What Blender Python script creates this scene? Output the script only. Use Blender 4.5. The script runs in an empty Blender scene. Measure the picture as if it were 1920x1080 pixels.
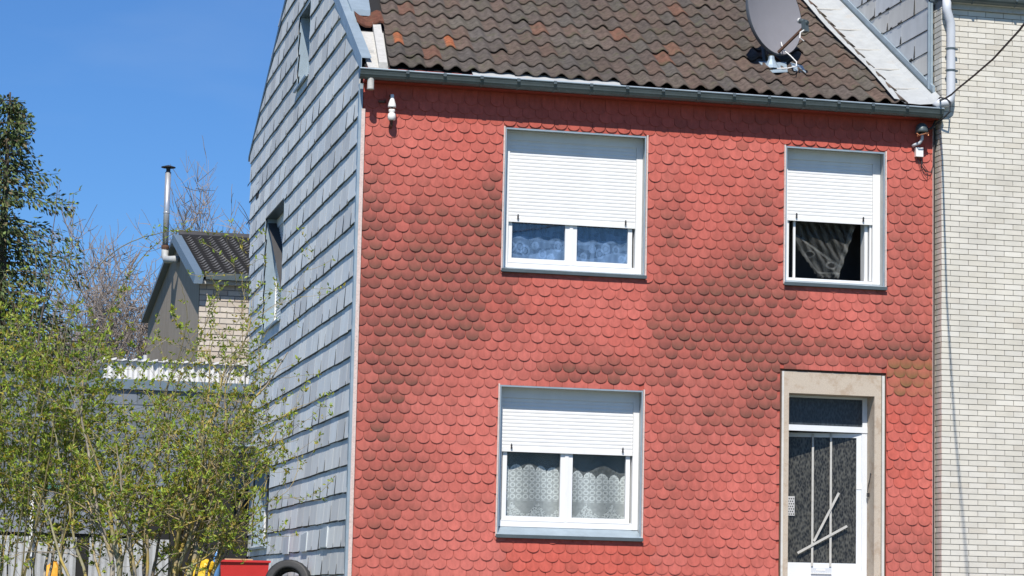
import bpy, math, random
from mathutils import Vector, Matrix
random.seed(7)
sc = bpy.context.scene

# ---------------------------------------------------------------- camera, sky, sun, exposure
cd = bpy.data.cameras.new("camera"); cam = bpy.data.objects.new("camera", cd)
sc.collection.objects.link(cam); sc.camera = cam
cd.sensor_width = 36.0; cd.lens = 4642.62 / 1920 * 36; cd.clip_end = 2000; cd.clip_start = .5
def _cam():
    yaw, pitch, roll = math.radians(12.79143), math.radians(7.23825), math.radians(1.26688)
    f = Vector((math.sin(yaw)*math.cos(pitch), math.cos(yaw)*math.cos(pitch), math.sin(pitch)))
    r = Vector((math.cos(yaw), -math.sin(yaw), 0)); u = r.cross(f)
    r2 = r*math.cos(roll) + u*math.sin(roll); u2 = -r*math.sin(roll) + u*math.cos(roll)
    m = Matrix((r2, u2, -f)).transposed().to_4x4(); m.translation = Vector((-4.84306, -29.98171, .34699))
    cam.matrix_world = m
_cam()
SUN = Vector((-.34, -1, 1.3)).normalized()
elev = math.asin(SUN.z); rot = math.atan2(SUN.x, SUN.y)
w = bpy.data.worlds.new("World"); sc.world = w; w.use_nodes = True
nt = w.node_tree; bg = nt.nodes["Background"]
sky = nt.nodes.new("ShaderNodeTexSky"); sky.sky_type = 'NISHITA'; sky.sun_disc = False
sky.sun_elevation = elev; sky.sun_rotation = rot; sky.air_density = 1.0; sky.dust_density = .3; sky.ozone_density = 4.0; sky.altitude = 200
tn = nt.nodes.new("ShaderNodeMix"); tn.data_type = 'RGBA'; tn.blend_type = 'MULTIPLY'; tn.inputs[0].default_value = 1; tn.inputs[7].default_value = (.52, .84, 1.22, 1)
nt.links.new(sky.outputs[0], tn.inputs[6])
tcw = nt.nodes.new("ShaderNodeTexCoord"); mpw = nt.nodes.new("ShaderNodeMapping"); mpw.inputs["Scale"].default_value = (2.5, 2.5, 9); nzw = nt.nodes.new("ShaderNodeTexNoise"); nzw.inputs["Scale"].default_value = 3; nzw.inputs["Detail"].default_value = 6
mrw = nt.nodes.new("ShaderNodeMapRange"); mrw.inputs[1].default_value = .45; mrw.inputs[2].default_value = .75; mrw.inputs[4].default_value = .10
mxw = nt.nodes.new("ShaderNodeMix"); mxw.data_type = 'RGBA'; mxw.inputs[7].default_value = (5.5, 6.5, 8, 1)
nt.links.new(tcw.outputs["Generated"], mpw.inputs[0]); nt.links.new(mpw.outputs[0], nzw.inputs["Vector"]); nt.links.new(nzw.outputs["Fac"], mrw.inputs[0]); nt.links.new(mrw.outputs[0], mxw.inputs[0]); nt.links.new(tn.outputs[2], mxw.inputs[6]); nt.links.new(mxw.outputs[2], bg.inputs[0]); bg.inputs[1].default_value = .075
sl = bpy.data.lights.new("sun", 'SUN'); sl.energy = 4.4; sl.angle = math.radians(.5); sl.color = (1, .935, .845)
so = bpy.data.objects.new("sun", sl); sc.collection.objects.link(so)
so.rotation_euler = SUN.to_track_quat('Z', 'Y').to_euler()
sc.view_settings.view_transform = 'Standard'; sc.view_settings.look = 'None'
sc.view_settings.exposure = .42; sc.view_settings.gamma = 1

# ---------------------------------------------------------------- helpers
COL = sc.collection
class MB:
    def __init__(s): s.v = []; s.f = []; s.c = []
    def face(s, pts, col=None):
        b = len(s.v); s.v += [tuple(p) for p in pts]; s.f.append(tuple(range(b, b+len(pts))))
        if col is None: col = (1, 1, 1, 1)
        s.c += [col]*len(pts) if not isinstance(col, list) else col
    def box(s, x0, x1, y0, y1, z0, z1, col=None):
        P = [(x0,y0,z0),(x1,y0,z0),(x1,y1,z0),(x0,y1,z0),(x0,y0,z1),(x1,y0,z1),(x1,y1,z1),(x0,y1,z1)]
        s.hexa(P, col)
    def hexa(s, P, col=None):
        b = len(s.v); s.v += [tuple(p) for p in P]; s.c += [col or (1,1,1,1)]*8
        s.f += [tuple(b+i for i in q) for q in ((0,3,2,1),(4,5,6,7),(0,1,5,4),(1,2,6,5),(2,3,7,6),(3,0,4,7))]
    def bar(s, a, b_, w, h, up=(0,0,1), col=None):
        a = Vector(a); b_ = Vector(b_); d = (b_-a).normalized(); up = Vector(up)
        sd = d.cross(up)
        if sd.length < 1e-4: sd = d.cross(Vector((0,1,0)))
        sd.normalize(); u = sd.cross(d)
        P = [a-sd*w/2-u*h/2, a+sd*w/2-u*h/2, b_+sd*w/2-u*h/2, b_-sd*w/2-u*h/2, a-sd*w/2+u*h/2, a+sd*w/2+u*h/2, b_+sd*w/2+u*h/2, b_-sd*w/2+u*h/2]
        s.hexa(P, col)
    def tube(s, pts, rad, n=6, col=None, cap=True):
        pts = [Vector(p) for p in pts]; m = len(pts)
        if not isinstance(rad, (list, tuple)): rad = [rad]*m
        base = len(s.v); ref = None
        for i, p in enumerate(pts):
            t = (pts[min(i+1, m-1)] - pts[max(i-1, 0)]).normalized()
            if ref is None: ref = t.orthogonal().normalized()
            else:
                ref = ref - t*ref.dot(t)
                ref = ref.normalized() if ref.length > 1e-5 else t.orthogonal().normalized()
            bn = t.cross(ref)
            c = col[i] if isinstance(col, list) else (col or (1,1,1,1))
            for k in range(n):
                a = 2*math.pi*k/n
                s.v.append(tuple(p + (ref*math.cos(a) + bn*math.sin(a))*rad[i])); s.c.append(c)
        for i in range(m-1):
            for k in range(n):
                a = base+i*n+k; b = base+i*n+(k+1) % n
                s.f.append((a, b, b+n, a+n))
        if cap:
            s.f.append(tuple(base+k for k in reversed(range(n)))); s.f.append(tuple(base+(m-1)*n+k for k in range(n)))
    def lathe(s, o, prof, n=20, axis=(0,0,1), col=None):
        o = Vector(o); ax = Vector(axis).normalized(); a1 = ax.orthogonal().normalized(); a2 = ax.cross(a1)
        base = len(s.v)
        for (r, z) in prof:
            for k in range(n):
                a = 2*math.pi*k/n
                s.v.append(tuple(o + ax*z + (a1*math.cos(a)+a2*math.sin(a))*r)); s.c.append(col or (1,1,1,1))
        for i in range(len(prof)-1):
            for k in range(n):
                a = base+i*n+k; b = base+i*n+(k+1) % n
                s.f.append((a, b, b+n, a+n))
    def build(s, name, mat, parent=None, smooth=False, loc=None):
        me = bpy.data.meshes.new(name); me.from_pydata(s.v, [], s.f)
        at = me.color_attributes.new("Col", 'FLOAT_COLOR', 'POINT')
        flat = []
        for c in s.c: flat += c if len(c) == 4 else (*c, 1)
        at.data.foreach_set("color", flat)
        if smooth: me.polygons.foreach_set("use_smooth", [True]*len(me.polygons))
        me.materials.append(mat); me.update()
        o = bpy.data.objects.new(name, me); COL.objects.link(o)
        if parent is not None: o.parent = parent
        elif loc is not None: pass
        return o
def build_split(mb, name, mat, parent):
    # one object per separate piece
    par = list(range(len(mb.v)))
    def fnd(a):
        while par[a] != a: par[a] = par[par[a]]; a = par[a]
        return a
    for f in mb.f:
        for k in f[1:]: par[fnd(f[0])] = fnd(k)
    g = {}
    for f in mb.f: g.setdefault(fnd(f[0]), []).append(f)
    for fs in g.values():
        q = MB(); mp = {}
        for f in fs:
            for k in f:
                if k not in mp: mp[k] = len(q.v); q.v.append(mb.v[k]); q.c.append(mb.c[k])
            q.f.append(tuple(mp[k] for k in f))
        q.build(name, mat, parent)
def clip(poly, n, d):      # keep points with n.p >= d  (2-D)
    out = []
    for i, p in enumerate(poly):
        q = poly[(i+1) % len(poly)]; a = n[0]*p[0]+n[1]*p[1]-d; b = n[0]*q[0]+n[1]*q[1]-d
        if a >= 0: out.append(p)
        if (a > 0 > b) or (a < 0 < b):
            t = a/(a-b); out.append((p[0]+(q[0]-p[0])*t, p[1]+(q[1]-p[1])*t))
    return out
def tag(o, label=None, cat=None, group=None, kind=None):
    if label: o['label'] = label
    if cat: o['category'] = cat
    if group: o['group'] = group
    if kind: o['kind'] = kind
    return o
def thing(name, label, cat, loc=(0,0,0), group=None):
    o = bpy.data.objects.new(name, None); COL.objects.link(o); o.empty_display_size = .2
    o.location = (0, 0, 0)
    return tag(o, label, cat, group)
def part(name, parent):       # a part that has sub-parts: an Empty
    o = bpy.data.objects.new(name, None); COL.objects.link(o); o.parent = parent; return o
def lerp(a, b, t): return a+(b-a)*t
def mixc(a, b, t): return tuple(a[i]+(b[i]-a[i])*t for i in range(3))

# ---------------------------------------------------------------- materials
def mat(name, col, rough=.7, metal=0., noise=.12, scale=6., attr=False, bump=0., bscale=60., spec=.5, blotch=None, stretch=None, trans=0):
    m = bpy.data.materials.new(name); m.use_nodes = True; t = m.node_tree; N = t.nodes; L = t.links
    b = N["Principled BSDF"]; b.inputs["Roughness"].default_value = rough; b.inputs["Metallic"].default_value = metal
    b.inputs["Specular IOR Level"].default_value = spec
    tc = N.new("ShaderNodeTexCoord"); mp = N.new("ShaderNodeMapping"); L.new(tc.outputs["Object"], mp.inputs[0])
    if stretch: mp.inputs["Scale"].default_value = stretch
    if attr:
        a = N.new("ShaderNodeAttribute"); a.attribute_name = "Col"; src = a.outputs["Color"]
        if col != (1, 1, 1):
            mm = N.new("ShaderNodeMix"); mm.data_type = 'RGBA'; mm.blend_type = 'MULTIPLY'; mm.inputs[0].default_value = 1
            mm.inputs[7].default_value = (*col, 1); L.new(src, mm.inputs[6]); src = mm.outputs[2]
    else:
        r = N.new("ShaderNodeRGB"); r.outputs[0].default_value = (*col, 1); src = r.outputs[0]
    if noise:
        n = N.new("ShaderNodeTexNoise"); n.inputs["Scale"].default_value = scale; n.inputs["Detail"].default_value = 6; n.inputs["Roughness"].default_value = .65
        L.new(mp.outputs[0], n.inputs["Vector"])
        mr = N.new("ShaderNodeMapRange"); mr.inputs[1].default_value = .3; mr.inputs[2].default_value = .7
        mr.inputs[3].default_value = 1-noise; mr.inputs[4].default_value = 1+noise; L.new(n.outputs["Fac"], mr.inputs[0])
        v = N.new("ShaderNodeVectorMath"); v.operation = 'SCALE'; L.new(src, v.inputs[0]); L.new(mr.outputs[0], v.inputs["Scale"]); src = v.outputs[0]
    if blotch:      # (colour, scale, threshold, amount)
        n2 = N.new("ShaderNodeTexNoise"); n2.inputs["Scale"].default_value = blotch[1]; n2.inputs["Detail"].default_value = 8; n2.inputs["Roughness"].default_value = .7
        L.new(mp.outputs[0], n2.inputs["Vector"])
        m2 = N.new("ShaderNodeMapRange"); m2.inputs[1].default_value = blotch[2]; m2.inputs[2].default_value = blotch[2]+.12; m2.inputs[4].default_value = blotch[3]
        L.new(n2.outputs["Fac"], m2.inputs[0])
        mx = N.new("ShaderNodeMix"); mx.data_type = 'RGBA'; L.new(m2.outputs[0], mx.inputs[0]); L.new(src, mx.inputs[6]); mx.inputs[7].default_value = (*blotch[0], 1); src = mx.outputs[2]
    L.new(src, b.inputs["Base Color"])
    if bump:
        n3 = N.new("ShaderNodeTexNoise"); n3.inputs["Scale"].default_value = bscale; n3.inputs["Detail"].default_value = 5; L.new(mp.outputs[0], n3.inputs["Vector"])
        bp = N.new("ShaderNodeBump"); bp.inputs["Strength"].default_value = bump; bp.inputs["Distance"].default_value = .01
        L.new(n3.outputs["Fac"], bp.inputs["Height"]); L.new(bp.outputs[0], b.inputs["Normal"])
    if trans:
        td = N.new("ShaderNodeBsdfTranslucent"); L.new(src, td.inputs[0]); ms = N.new("ShaderNodeMixShader"); ms.inputs[0].default_value = trans
        L.new(b.outputs[0], ms.inputs[1]); L.new(td.outputs[0], ms.inputs[2]); L.new(ms.outputs[0], N["Material Output"].inputs[0])
    return m
def glass(name, tint=(.8,.9,1), refl=.06, rough=.02, op=.0, opcol=(.02,.02,.02)):
    m = bpy.data.materials.new(name); m.use_nodes = True; t = m.node_tree; N = t.nodes; L = t.links
    N.remove(N["Principled BSDF"])
    tr = N.new("ShaderNodeBsdfTransparent"); tr.inputs[0].default_value = (*tint, 1)
    gl = N.new("ShaderNodeBsdfGlossy"); gl.inputs["Roughness"].default_value = rough
    lw = N.new("ShaderNodeLayerWeight"); lw.inputs[0].default_value = .25; fr = N.new("ShaderNodeMath"); fr.operation = "MULTIPLY"; fr.inputs[1].default_value = .5; L.new(lw.outputs["Facing"], fr.inputs[0])
    ad = N.new("ShaderNodeMath"); ad.operation = 'ADD'; ad.inputs[1].default_value = refl; L.new(fr.outputs[0], ad.inputs[0])
    mx = N.new("ShaderNodeMixShader"); L.new(ad.outputs[0], mx.inputs[0]); L.new(tr.outputs[0], mx.inputs[1]); L.new(gl.outputs[0], mx.inputs[2])
    L.new(mx.outputs[0], N["Material Output"].inputs[0]); return m
def lace_mat(name, col):
    m = bpy.data.materials.new(name); m.use_nodes = True; t = m.node_tree; N = t.nodes; L = t.links
    b = N["Principled BSDF"]; b.inputs["Base Color"].default_value = (*col, 1); b.inputs["Roughness"].default_value = .9
    tr = N.new("ShaderNodeBsdfTransparent"); a = N.new("ShaderNodeAttribute"); a.attribute_name = "Col"
    mx = N.new("ShaderNodeMixShader"); L.new(a.outputs["Fac"], mx.inputs[0]); L.new(tr.outputs[0], mx.inputs[1]); L.new(b.outputs[0], mx.inputs[2])
    L.new(mx.outputs[0], N["Material Output"].inputs[0]); return m

M = {}
M['red'] = mat('red_scales', (1,1,1), .75, attr=True, noise=.17, scale=17, stretch=(1,1,.45), bump=.15, bscale=90, spec=.25)
M['redpaint'] = mat('red_paint', (.33,.062,.045), .7, noise=.1, spec=.25)
M['slate'] = mat('fibre_slate', (1,1,1), .6, attr=True, noise=.09, scale=5, stretch=(1,1,.3), spec=.35, bump=.1, bscale=40)
M['dark'] = mat('dark_backing', (.012,.012,.013), .9, noise=0)
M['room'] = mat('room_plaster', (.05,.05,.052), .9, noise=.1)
M['tile'] = mat('roof_tile', (1,1,1), .85, attr=True, noise=.42, scale=16, bump=.4, bscale=60, spec=.2, blotch=((.085,.085,.05), 5, .54, .55))
M['brick'] = mat('cream_brick', (1,1,1), .7, attr=True, noise=.09, scale=2.2, bump=.35, bscale=120, spec=.3)
M['mortar'] = mat('grey_mortar', (.25,.245,.235), .9, noise=.1)
M['brick2'] = mat('far_brick', (1,1,1), .8, attr=True, noise=.08, scale=10)
M['white'] = mat('white_plastic', (.76,.765,.76), .4, noise=.05, scale=3, stretch=(1,1,.4), blotch=((.60,.59,.55), 5, .60, .35))
M['offwhite'] = mat('weathered_white', (.46,.455,.43), .7, noise=.12, scale=14, blotch=((.25,.22,.19), 10, .58, .5))
M['peel'] = mat('peeling_pink_paint', (.62,.50,.46), .8, noise=.15, scale=30, blotch=((.25,.22,.2), 45, .55, .6))
M['zinc'] = mat('zinc', (.30,.375,.43), .45, .25, noise=.12, scale=5, spec=.5)
M['zincpale'] = mat('pale_zinc', (.39,.41,.415), .6, .0, noise=.1, scale=6, blotch=((.42,.37,.31), 4, .56, .5))
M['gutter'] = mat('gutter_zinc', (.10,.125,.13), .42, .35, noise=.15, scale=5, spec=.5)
M['granite'] = mat('granite_render', (.49,.42,.34), .85, noise=.16, scale=90, bump=.3, bscale=150, blotch=((.36,.26,.18), 5, .50, .6))
M['jambmetal'] = mat('jamb_strip', (.60,.59,.55), .6, noise=.1, blotch=((.28,.2,.1), 5, .6, .6))
M['doorw'] = mat('door_white', (.70,.73,.76), .4, noise=.03)
M['black'] = mat('black_rubber', (.02,.021,.023), .6, noise=.3, scale=15)
M['iron'] = mat('dark_iron', (.03,.03,.035), .5, .3, noise=.2)
M['porcelain'] = mat('porcelain', (.78,.77,.74), .25, noise=.03)
M['rust'] = mat('rusty_iron', (.10,.05,.03), .8, noise=.3, scale=30)
M['copper'] = mat('bare_copper', (.5,.22,.12), .5, .6, noise=.1)
M['dish'] = mat('dish_grey', (.225,.222,.240), .5, noise=.03, spec=.3)
M['dishback'] = mat('dish_edge', (.06,.07,.085), .5, noise=.05)
M['pipe'] = mat('pipe_grey', (.55,.58,.62), .45, noise=.05)
M['steel'] = mat('flue_steel', (.55,.56,.57), .35, .6, noise=.1)
M['render'] = mat('rough_render', (.36,.31,.25), .95, noise=.14, scale=3, bump=.3, bscale=30, stretch=(1,1,.4))
M['trimblue'] = mat('blue_grey_trim', (.12,.17,.22), .5, noise=.08)
M['fartile'] = mat('far_tile', (1,1,1), .85, attr=True, noise=.2, scale=4, blotch=((.15,.11,.03), 1.2, .66, .7))
M['sheet'] = mat('shaded_white_sheet', (.40,.41,.42), .6, noise=.15, scale=3, blotch=((.2,.19,.17), 2.5, .55, .5))  # white dulled and blotched in colour for the shadows lying on it
M['shedwhite'] = mat('shed_white', (.68,.68,.67), .6, noise=.08, scale=3)
M['panel'] = mat('grey_panel', (.19,.21,.25), .6, noise=.1, scale=3)
M['green'] = mat('green_paint', (.06,.2,.14), .6, noise=.1)
M['ground'] = mat('soil_and_grass', (.10,.11,.06), .95, noise=.35, scale=1.5, bump=.4, bscale=20)
M['asphalt'] = mat('asphalt', (.055,.055,.057), .9, noise=.2, scale=30)
M['paving'] = mat('paving', (.12,.117,.11), .9, noise=.15, scale=6)
M['bark'] = mat('shrub_bark', (1,1,1), .9, attr=True, noise=.25, scale=30)
M['leaf'] = mat('shrub_leaf', (1,1,1), .55, attr=True, noise=.1, trans=.35)
M['needle'] = mat('conifer_needles', (1,1,1), .7, attr=True, noise=.2, trans=.15)
M['redplastic'] = mat('red_plastic', (.5,.03,.03), .4, noise=.05)
M['yellow'] = mat('yellow_plastic', (.7,.45,.02), .45, noise=.08)
M['blue'] = mat('blue_plastic', (.12,.3,.6), .3, noise=.05)
M['card'] = mat('cardboard', (.45,.34,.2), .9, noise=.1)
M['glassblue'] = glass('window_glass', (.62,.74,.9), .10)  # blue tint paints the reflected sky into the glass
M['glassclear'] = glass('clear_glass', (.85,.88,.9), .02)
M['lace'] = lace_mat('lace', (.78,.80,.76))
M['laceblue'] = lace_mat('lace_cool', (.62,.70,.78))
def doorglass(name, base, lo, hi):
    m = bpy.data.materials.new(name); m.use_nodes = True; t = m.node_tree; N = t.nodes; L = t.links
    b = N["Principled BSDF"]; b.inputs["Roughness"].default_value = .35
    tc = N.new("ShaderNodeTexCoord"); mp = N.new("ShaderNodeMapping"); mp.inputs["Scale"].default_value = (1, 1, .45); L.new(tc.outputs["Object"], mp.inputs[0])
    v = N.new("ShaderNodeTexVoronoi"); v.inputs["Scale"].default_value = 48; L.new(mp.outputs[0], v.inputs["Vector"])
    n = N.new("ShaderNodeTexNoise"); n.inputs["Scale"].default_value = 14; n.inputs["Detail"].default_value = 8; n.inputs["Roughness"].default_value = .8; L.new(mp.outputs[0], n.inputs["Vector"])
    mu = N.new("ShaderNodeMath"); mu.operation = 'MULTIPLY'; L.new(v.outputs["Distance"], mu.inputs[0]); L.new(n.outputs["Fac"], mu.inputs[1])
    cr = N.new("ShaderNodeValToRGB"); cr.color_ramp.elements[0].position = .12; cr.color_ramp.elements[0].color = (*lo, 1)
    cr.color_ramp.elements[1].position = .42; cr.color_ramp.elements[1].color = (*hi, 1); L.new(mu.outputs[0], cr.inputs[0])
    L.new(cr.outputs[0], b.inputs["Base Color"])
    bp = N.new("ShaderNodeBump"); bp.inputs["Strength"].default_value = .6; bp.inputs["Distance"].default_value = .01; L.new(n.outputs["Fac"], bp.inputs["Height"]); L.new(bp.outputs[0], b.inputs["Normal"])
    return m
M['dglass'] = doorglass('patterned_glass', 0, (.006,.006,.007), (.085,.085,.075))
M['tglass'] = doorglass('transom_glass', 0, (.02,.025,.03), (.05,.06,.07))

# ---------------------------------------------------------------- ground
GZ = .2
def ground():
    g = MB(); prof = [(-400,-1.45),(-60,-1.35),(-34,-1.27),(-26,-1.25),(-14,-.75),(-6,GZ-.05),(-2.4,GZ-.012),(1.2,GZ-.01),(60,GZ),(900,GZ)]
    for i in range(len(prof)-1):
        (y0, z0), (y1, z1) = prof[i], prof[i+1]
        g.face([(-600,y0,z0),(600,y0,z0),(600,y1,z1),(-600,y1,z1)])
    tag(g.build('ground', M['ground']), kind='structure')
    r = MB(); r.face([(-200,-34,-1.262),(200,-34,-1.262),(200,-26,-1.242),(-200,-26,-1.242)])
    tag(r.build('road', M['asphalt']), kind='structure')
    p = MB(); p.box(-.2, 60, -2.2, -.03, GZ-.3, GZ+.02)
    tag(p.build('pavement', M['paving']), kind='structure')
ground()

# ---------------------------------------------------------------- the red house
HX = 7.6
W1 = (1.822, 3.687, 4.50, 6.29); W2 = (5.541, 6.921, 4.515, 6.285); W3 = (1.827, 3.693, 1.19, 3.035)
DR = (5.501, 6.943, .35, 3.393)
HOLES = [W1, W2, W3, DR]
RS, RZ = .60, 7.03          # roof slope and height over the facade plane
RIDGE = 5.55
house = thing('red_house', 'two-storey house with red scalloped facade, pale slate side wall and brown tiled roof', 'house')

def wall_cells(holes, x0, x1, z0, z1):
    xs = sorted({x0, x1, *[h[0] for h in holes], *[h[1] for h in holes]}); zs = sorted({z0, z1, *[h[2] for h in holes], *[h[3] for h in holes]})
    for i in range(len(xs)-1):
        for j in range(len(zs)-1):
            cx = (xs[i]+xs[i+1])/2; cz = (zs[j]+zs[j+1])/2
            if not any(h[0] < cx < h[1] and h[2] < cz < h[3] for h in holes): yield xs[i], xs[i+1], zs[j], zs[j+1]
b = MB()
RED0 = (.40, .085, .062)
for c in wall_cells(HOLES, 0, HX, GZ-.2, 6.88): b.face([(c[0],0,c[2]),(c[1],0,c[2]),(c[1],0,c[3]),(c[0],0,c[3])], RED0)
b.build('wall', M['red'], house)

# scalloped cladding
BL = [(800,440,90,70,.55),(730,560,60,60,.7),(850,520,60,60,.8),(840,600,90,40,.6),(780,680,80,60,.5),(700,760,50,100,.45),(905,400,28,60,.65),(690,380,20,80,.55),
      (930,470,20,40,.6),(1240,430,28,60,.6),(1330,570,90,24,.4),(1420,430,40,60,.6),(1390,540,60,60,.75),(1400,650,70,60,.75),(1370,790,80,30,.6),(1240,900,50,80,.35),(1430,720,40,40,.6),(1290,640,50,50,.5),
      (1580,668,115,18,.6),(1700,700,40,40,.95),(1710,560,30,80,.5),(1700,420,40,60,.3),(1700,1020,50,40,.45),(1100,712,100,13,.9),(1090,680,60,20,.4),(740,900,60,60,.35),(700,1000,50,60,.3),(1000,640,40,30,.2),(1250,650,30,120,.25),(945,560,8,40,.5),(1215,570,8,45,.5),(1475,590,8,40,.5),(1655,590,8,40,.5),(933,1050,8,25,.4),(1205,1050,8,25,.4),(1080,250,160,6,.35),(1560,240,120,14,.3)]
BLW = []
for (px, py, sx, sy, a) in BL:
    z = 1.15 + (1010-py+(px-1070)*(.012+.0000655*(1080-py)))/148.8; x = (px-653-(1080-py)*.022)/143.5
    BLW.append((x, z, sx/143, sy/147, a))
def dirt(x, z):
    d = .03
    for (cx, cz, sx, sz, a) in BLW: d += a*math.exp(-.5*(((x-cx)/sx)**2+((z-cz)/sz)**2))
    return min(d, 1.15)
def vn(x, z, s=1.0, seed=0):   # cheap value noise
    x *= s; z *= s; xi, zi = math.floor(x), math.floor(z); fx, fz = x-xi, z-zi
    h = lambda a, b_: random.Random((a*73856093) ^ (b_*19349663) ^ seed).random()
    fx = fx*fx*(3-2*fx); fz = fz*fz*(3-2*fz)
    return lerp(lerp(h(xi, zi), h(xi+1, zi), fx), lerp(h(xi, zi+1), h(xi+1, zi+1), fx), fz)
SWd, SH, SD = .1665, .1185, .062
rr = random.Random(3)
b = MB()
row = 0; zb = 4.288 - SH*36
while zb < 6.62:
    off = (SWd/2 if row % 2 else 0)
    x = 1.799 - SWd*12 + off
    while x < HX + SWd:
        jz = rr.uniform(-.0045, .0045); jx = rr.uniform(-.003, .003); lift = rr.random()
        if rr.random() < .012: jz += rr.uniform(-.012, .008)
        ztop = zb+SH+SD+.008; w2 = SWd*.488
        poly = []
        for k in range(9):
            a = -math.pi/2 + math.pi*k/8
            poly.append((x+jx+w2*math.sin(a), zb+jz+SD*(1-math.cos(a))))
        poly += [(x+jx+w2, ztop), (x+jx-w2, ztop)]
        poly = clip(poly, (1, 0), .012); poly = clip(poly, (-1, 0), -(HX-.012)) if poly else poly
        ok = bool(poly) and len(poly) > 2
        if ok:
            for h in HOLES:
                xs_ = [p[0] for p in poly]; zs_ = [p[1] for p in poly]
                if not poly or max(xs_) <= h[0] or min(xs_) >= h[1] or max(zs_) <= h[2] or min(zs_) >= h[3]: continue
                if min(zs_) > h[3]-.035: continue                      # hangs over the head
                if max(zs_) > h[3] + .01 and min(zs_) > h[3]-.09 and h[0] < x < h[1]: poly = clip(poly, (0, 1), h[3]-.004)
                elif x <= h[0]: poly = clip(poly, (-1, 0), -h[0]+.004)
                elif x >= h[1]: poly = clip(poly, (1, 0), h[1]+.004)
                elif min(zs_) < h[2]: poly = clip(poly, (0, -1), -h[2]+.0)
                else: poly = []
                if len(poly) < 3: break
                ar = abs(sum(poly[i][0]*poly[(i+1) % len(poly)][1]-poly[(i+1) % len(poly)][0]*poly[i][1] for i in range(len(poly))))/2
                if ar < .0004: poly = []; break
            ok = len(poly) > 2
        if ok:
            d = dirt(x, zb); k = rr.random()
            s_amt = min(1, max(0, .84*d*(.75+.70*rr.random()) - .02))
            if d < .25 and rr.random() < .16: s_amt += .22*rr.random()
            s_amt = max(0, s_amt*(.45+.55*vn(x, zb, 3.1, 17)+.55*vn(x*9, zb*1.1, 1, 23))); s_amt = min(1, s_amt)
            fade = vn(x, zb, .7, 5)*.5+vn(x, zb, 2.3, 9)*.25+.25*rr.random()
            basec = mixc((.445,.094,.070), (.515,.148,.120), fade)
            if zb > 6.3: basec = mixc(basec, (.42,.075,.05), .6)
            if .5 < zb < 1.15 and 1.9 < x < 3.8: basec = mixc(basec, (.50,.085,.055), .5)
            if 6.95 < x < 7.5 and 1.9 < zb < 2.9: basec = mixc(basec, (.50,.085,.055), .4*rr.random())
            tone = 1+rr.uniform(-.05, .05); basec = tuple(c*tone for c in basec)
            dc = mixc((.135,.050,.040), (.110,.068,.044), rr.random()*.7)
            if 6.9 < x and 3.1 < zb < 3.5: dc = (.16,.10,.04)
            def at(p):
                t = (p[1]-zb)/(ztop-zb); y = -.0145 + .0125*t - (.000+.007*lift*lift)*(1-t)
                g = max(0, min(1, 1.3-1.15*t)); return y, mixc(basec, dc, min(.9, s_amt*(.22+.95*g*g)))
            pp = []
            for i in range(len(poly)):
                p, q = poly[i], poly[(i+1) % len(poly)]; pp.append(p)
                if abs(p[1]-q[1]) > .05:
                    for k in (1, 2, 3): pp.append((lerp(p[0], q[0], k/4), lerp(p[1], q[1], k/4)))
            poly = pp; base = len(b.v); n = len(poly)
            for p in poly:
                y, c = at(p); b.v.append((p[0], y, p[1])); b.c.append(c)
            for p in poly:
                y, c = at(p); b.v.append((p[0], y+.006, p[1])); b.c.append(mixc(c, (.1,.03,.02), .5))
            b.f.append(tuple(base+i for i in range(n)))
            for i in range(n): j = (i+1) % n; b.f.append((base+i, base+n+i, base+n+j, base+j))
        x += SWd
    zb += SH; row += 1
b.build('scalloped_cladding', M['red'], house)

# side wall (gable) : outline in (y,z)
YB0, YB1 = 9.96, 11.45
def backy(z): return lerp(9.85, 11.5, (z-.5)/7.3)
SIDE_HOLES = [(4.65, 5.86, 7.82, 8.90), (6.85, 9.06, 4.53, 6.345), (7.46, 9.45, 1.14, 2.42)]
def side_clip(poly):
    poly = clip(poly, (RS, -1), -(RZ+.02))                       # under front rake
    if poly: poly = clip(poly, (-.46, -1), -(9.6+.46*7.66))      # under rear rake
    if poly:                                                      # before the rear edge line
        n = (-7.3, 1.65); L = math.hypot(*n); n = (n[0]/L, n[1]/L); poly = clip(poly, n, n[0]*9.85+n[1]*.5)
    return poly
b = MB()
ys = sorted({0, *[h[0] for h in SIDE_HOLES], *[h[1] for h in SIDE_HOLES], 12.5}); zs = sorted({0, *[h[2] for h in SIDE_HOLES], *[h[3] for h in SIDE_HOLES], 11})
for i in range(len(ys)-1):
    for j in range(len(zs)-1):
        cy, cz = (ys[i]+ys[i+1])/2, (zs[j]+zs[j+1])/2
        if any(h[0] < cy < h[1] and h[2] < cz < h[3] for h in SIDE_HOLES): continue
        p = side_clip([(ys[i], zs[j]), (ys[i+1], zs[j]), (ys[i+1], zs[j+1]), (ys[i], zs[j+1])])
        if len(p) > 2: b.face([(0.0, q[0], q[1]) for q in p])
b.build('side_wall', M['dark'], house)
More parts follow.
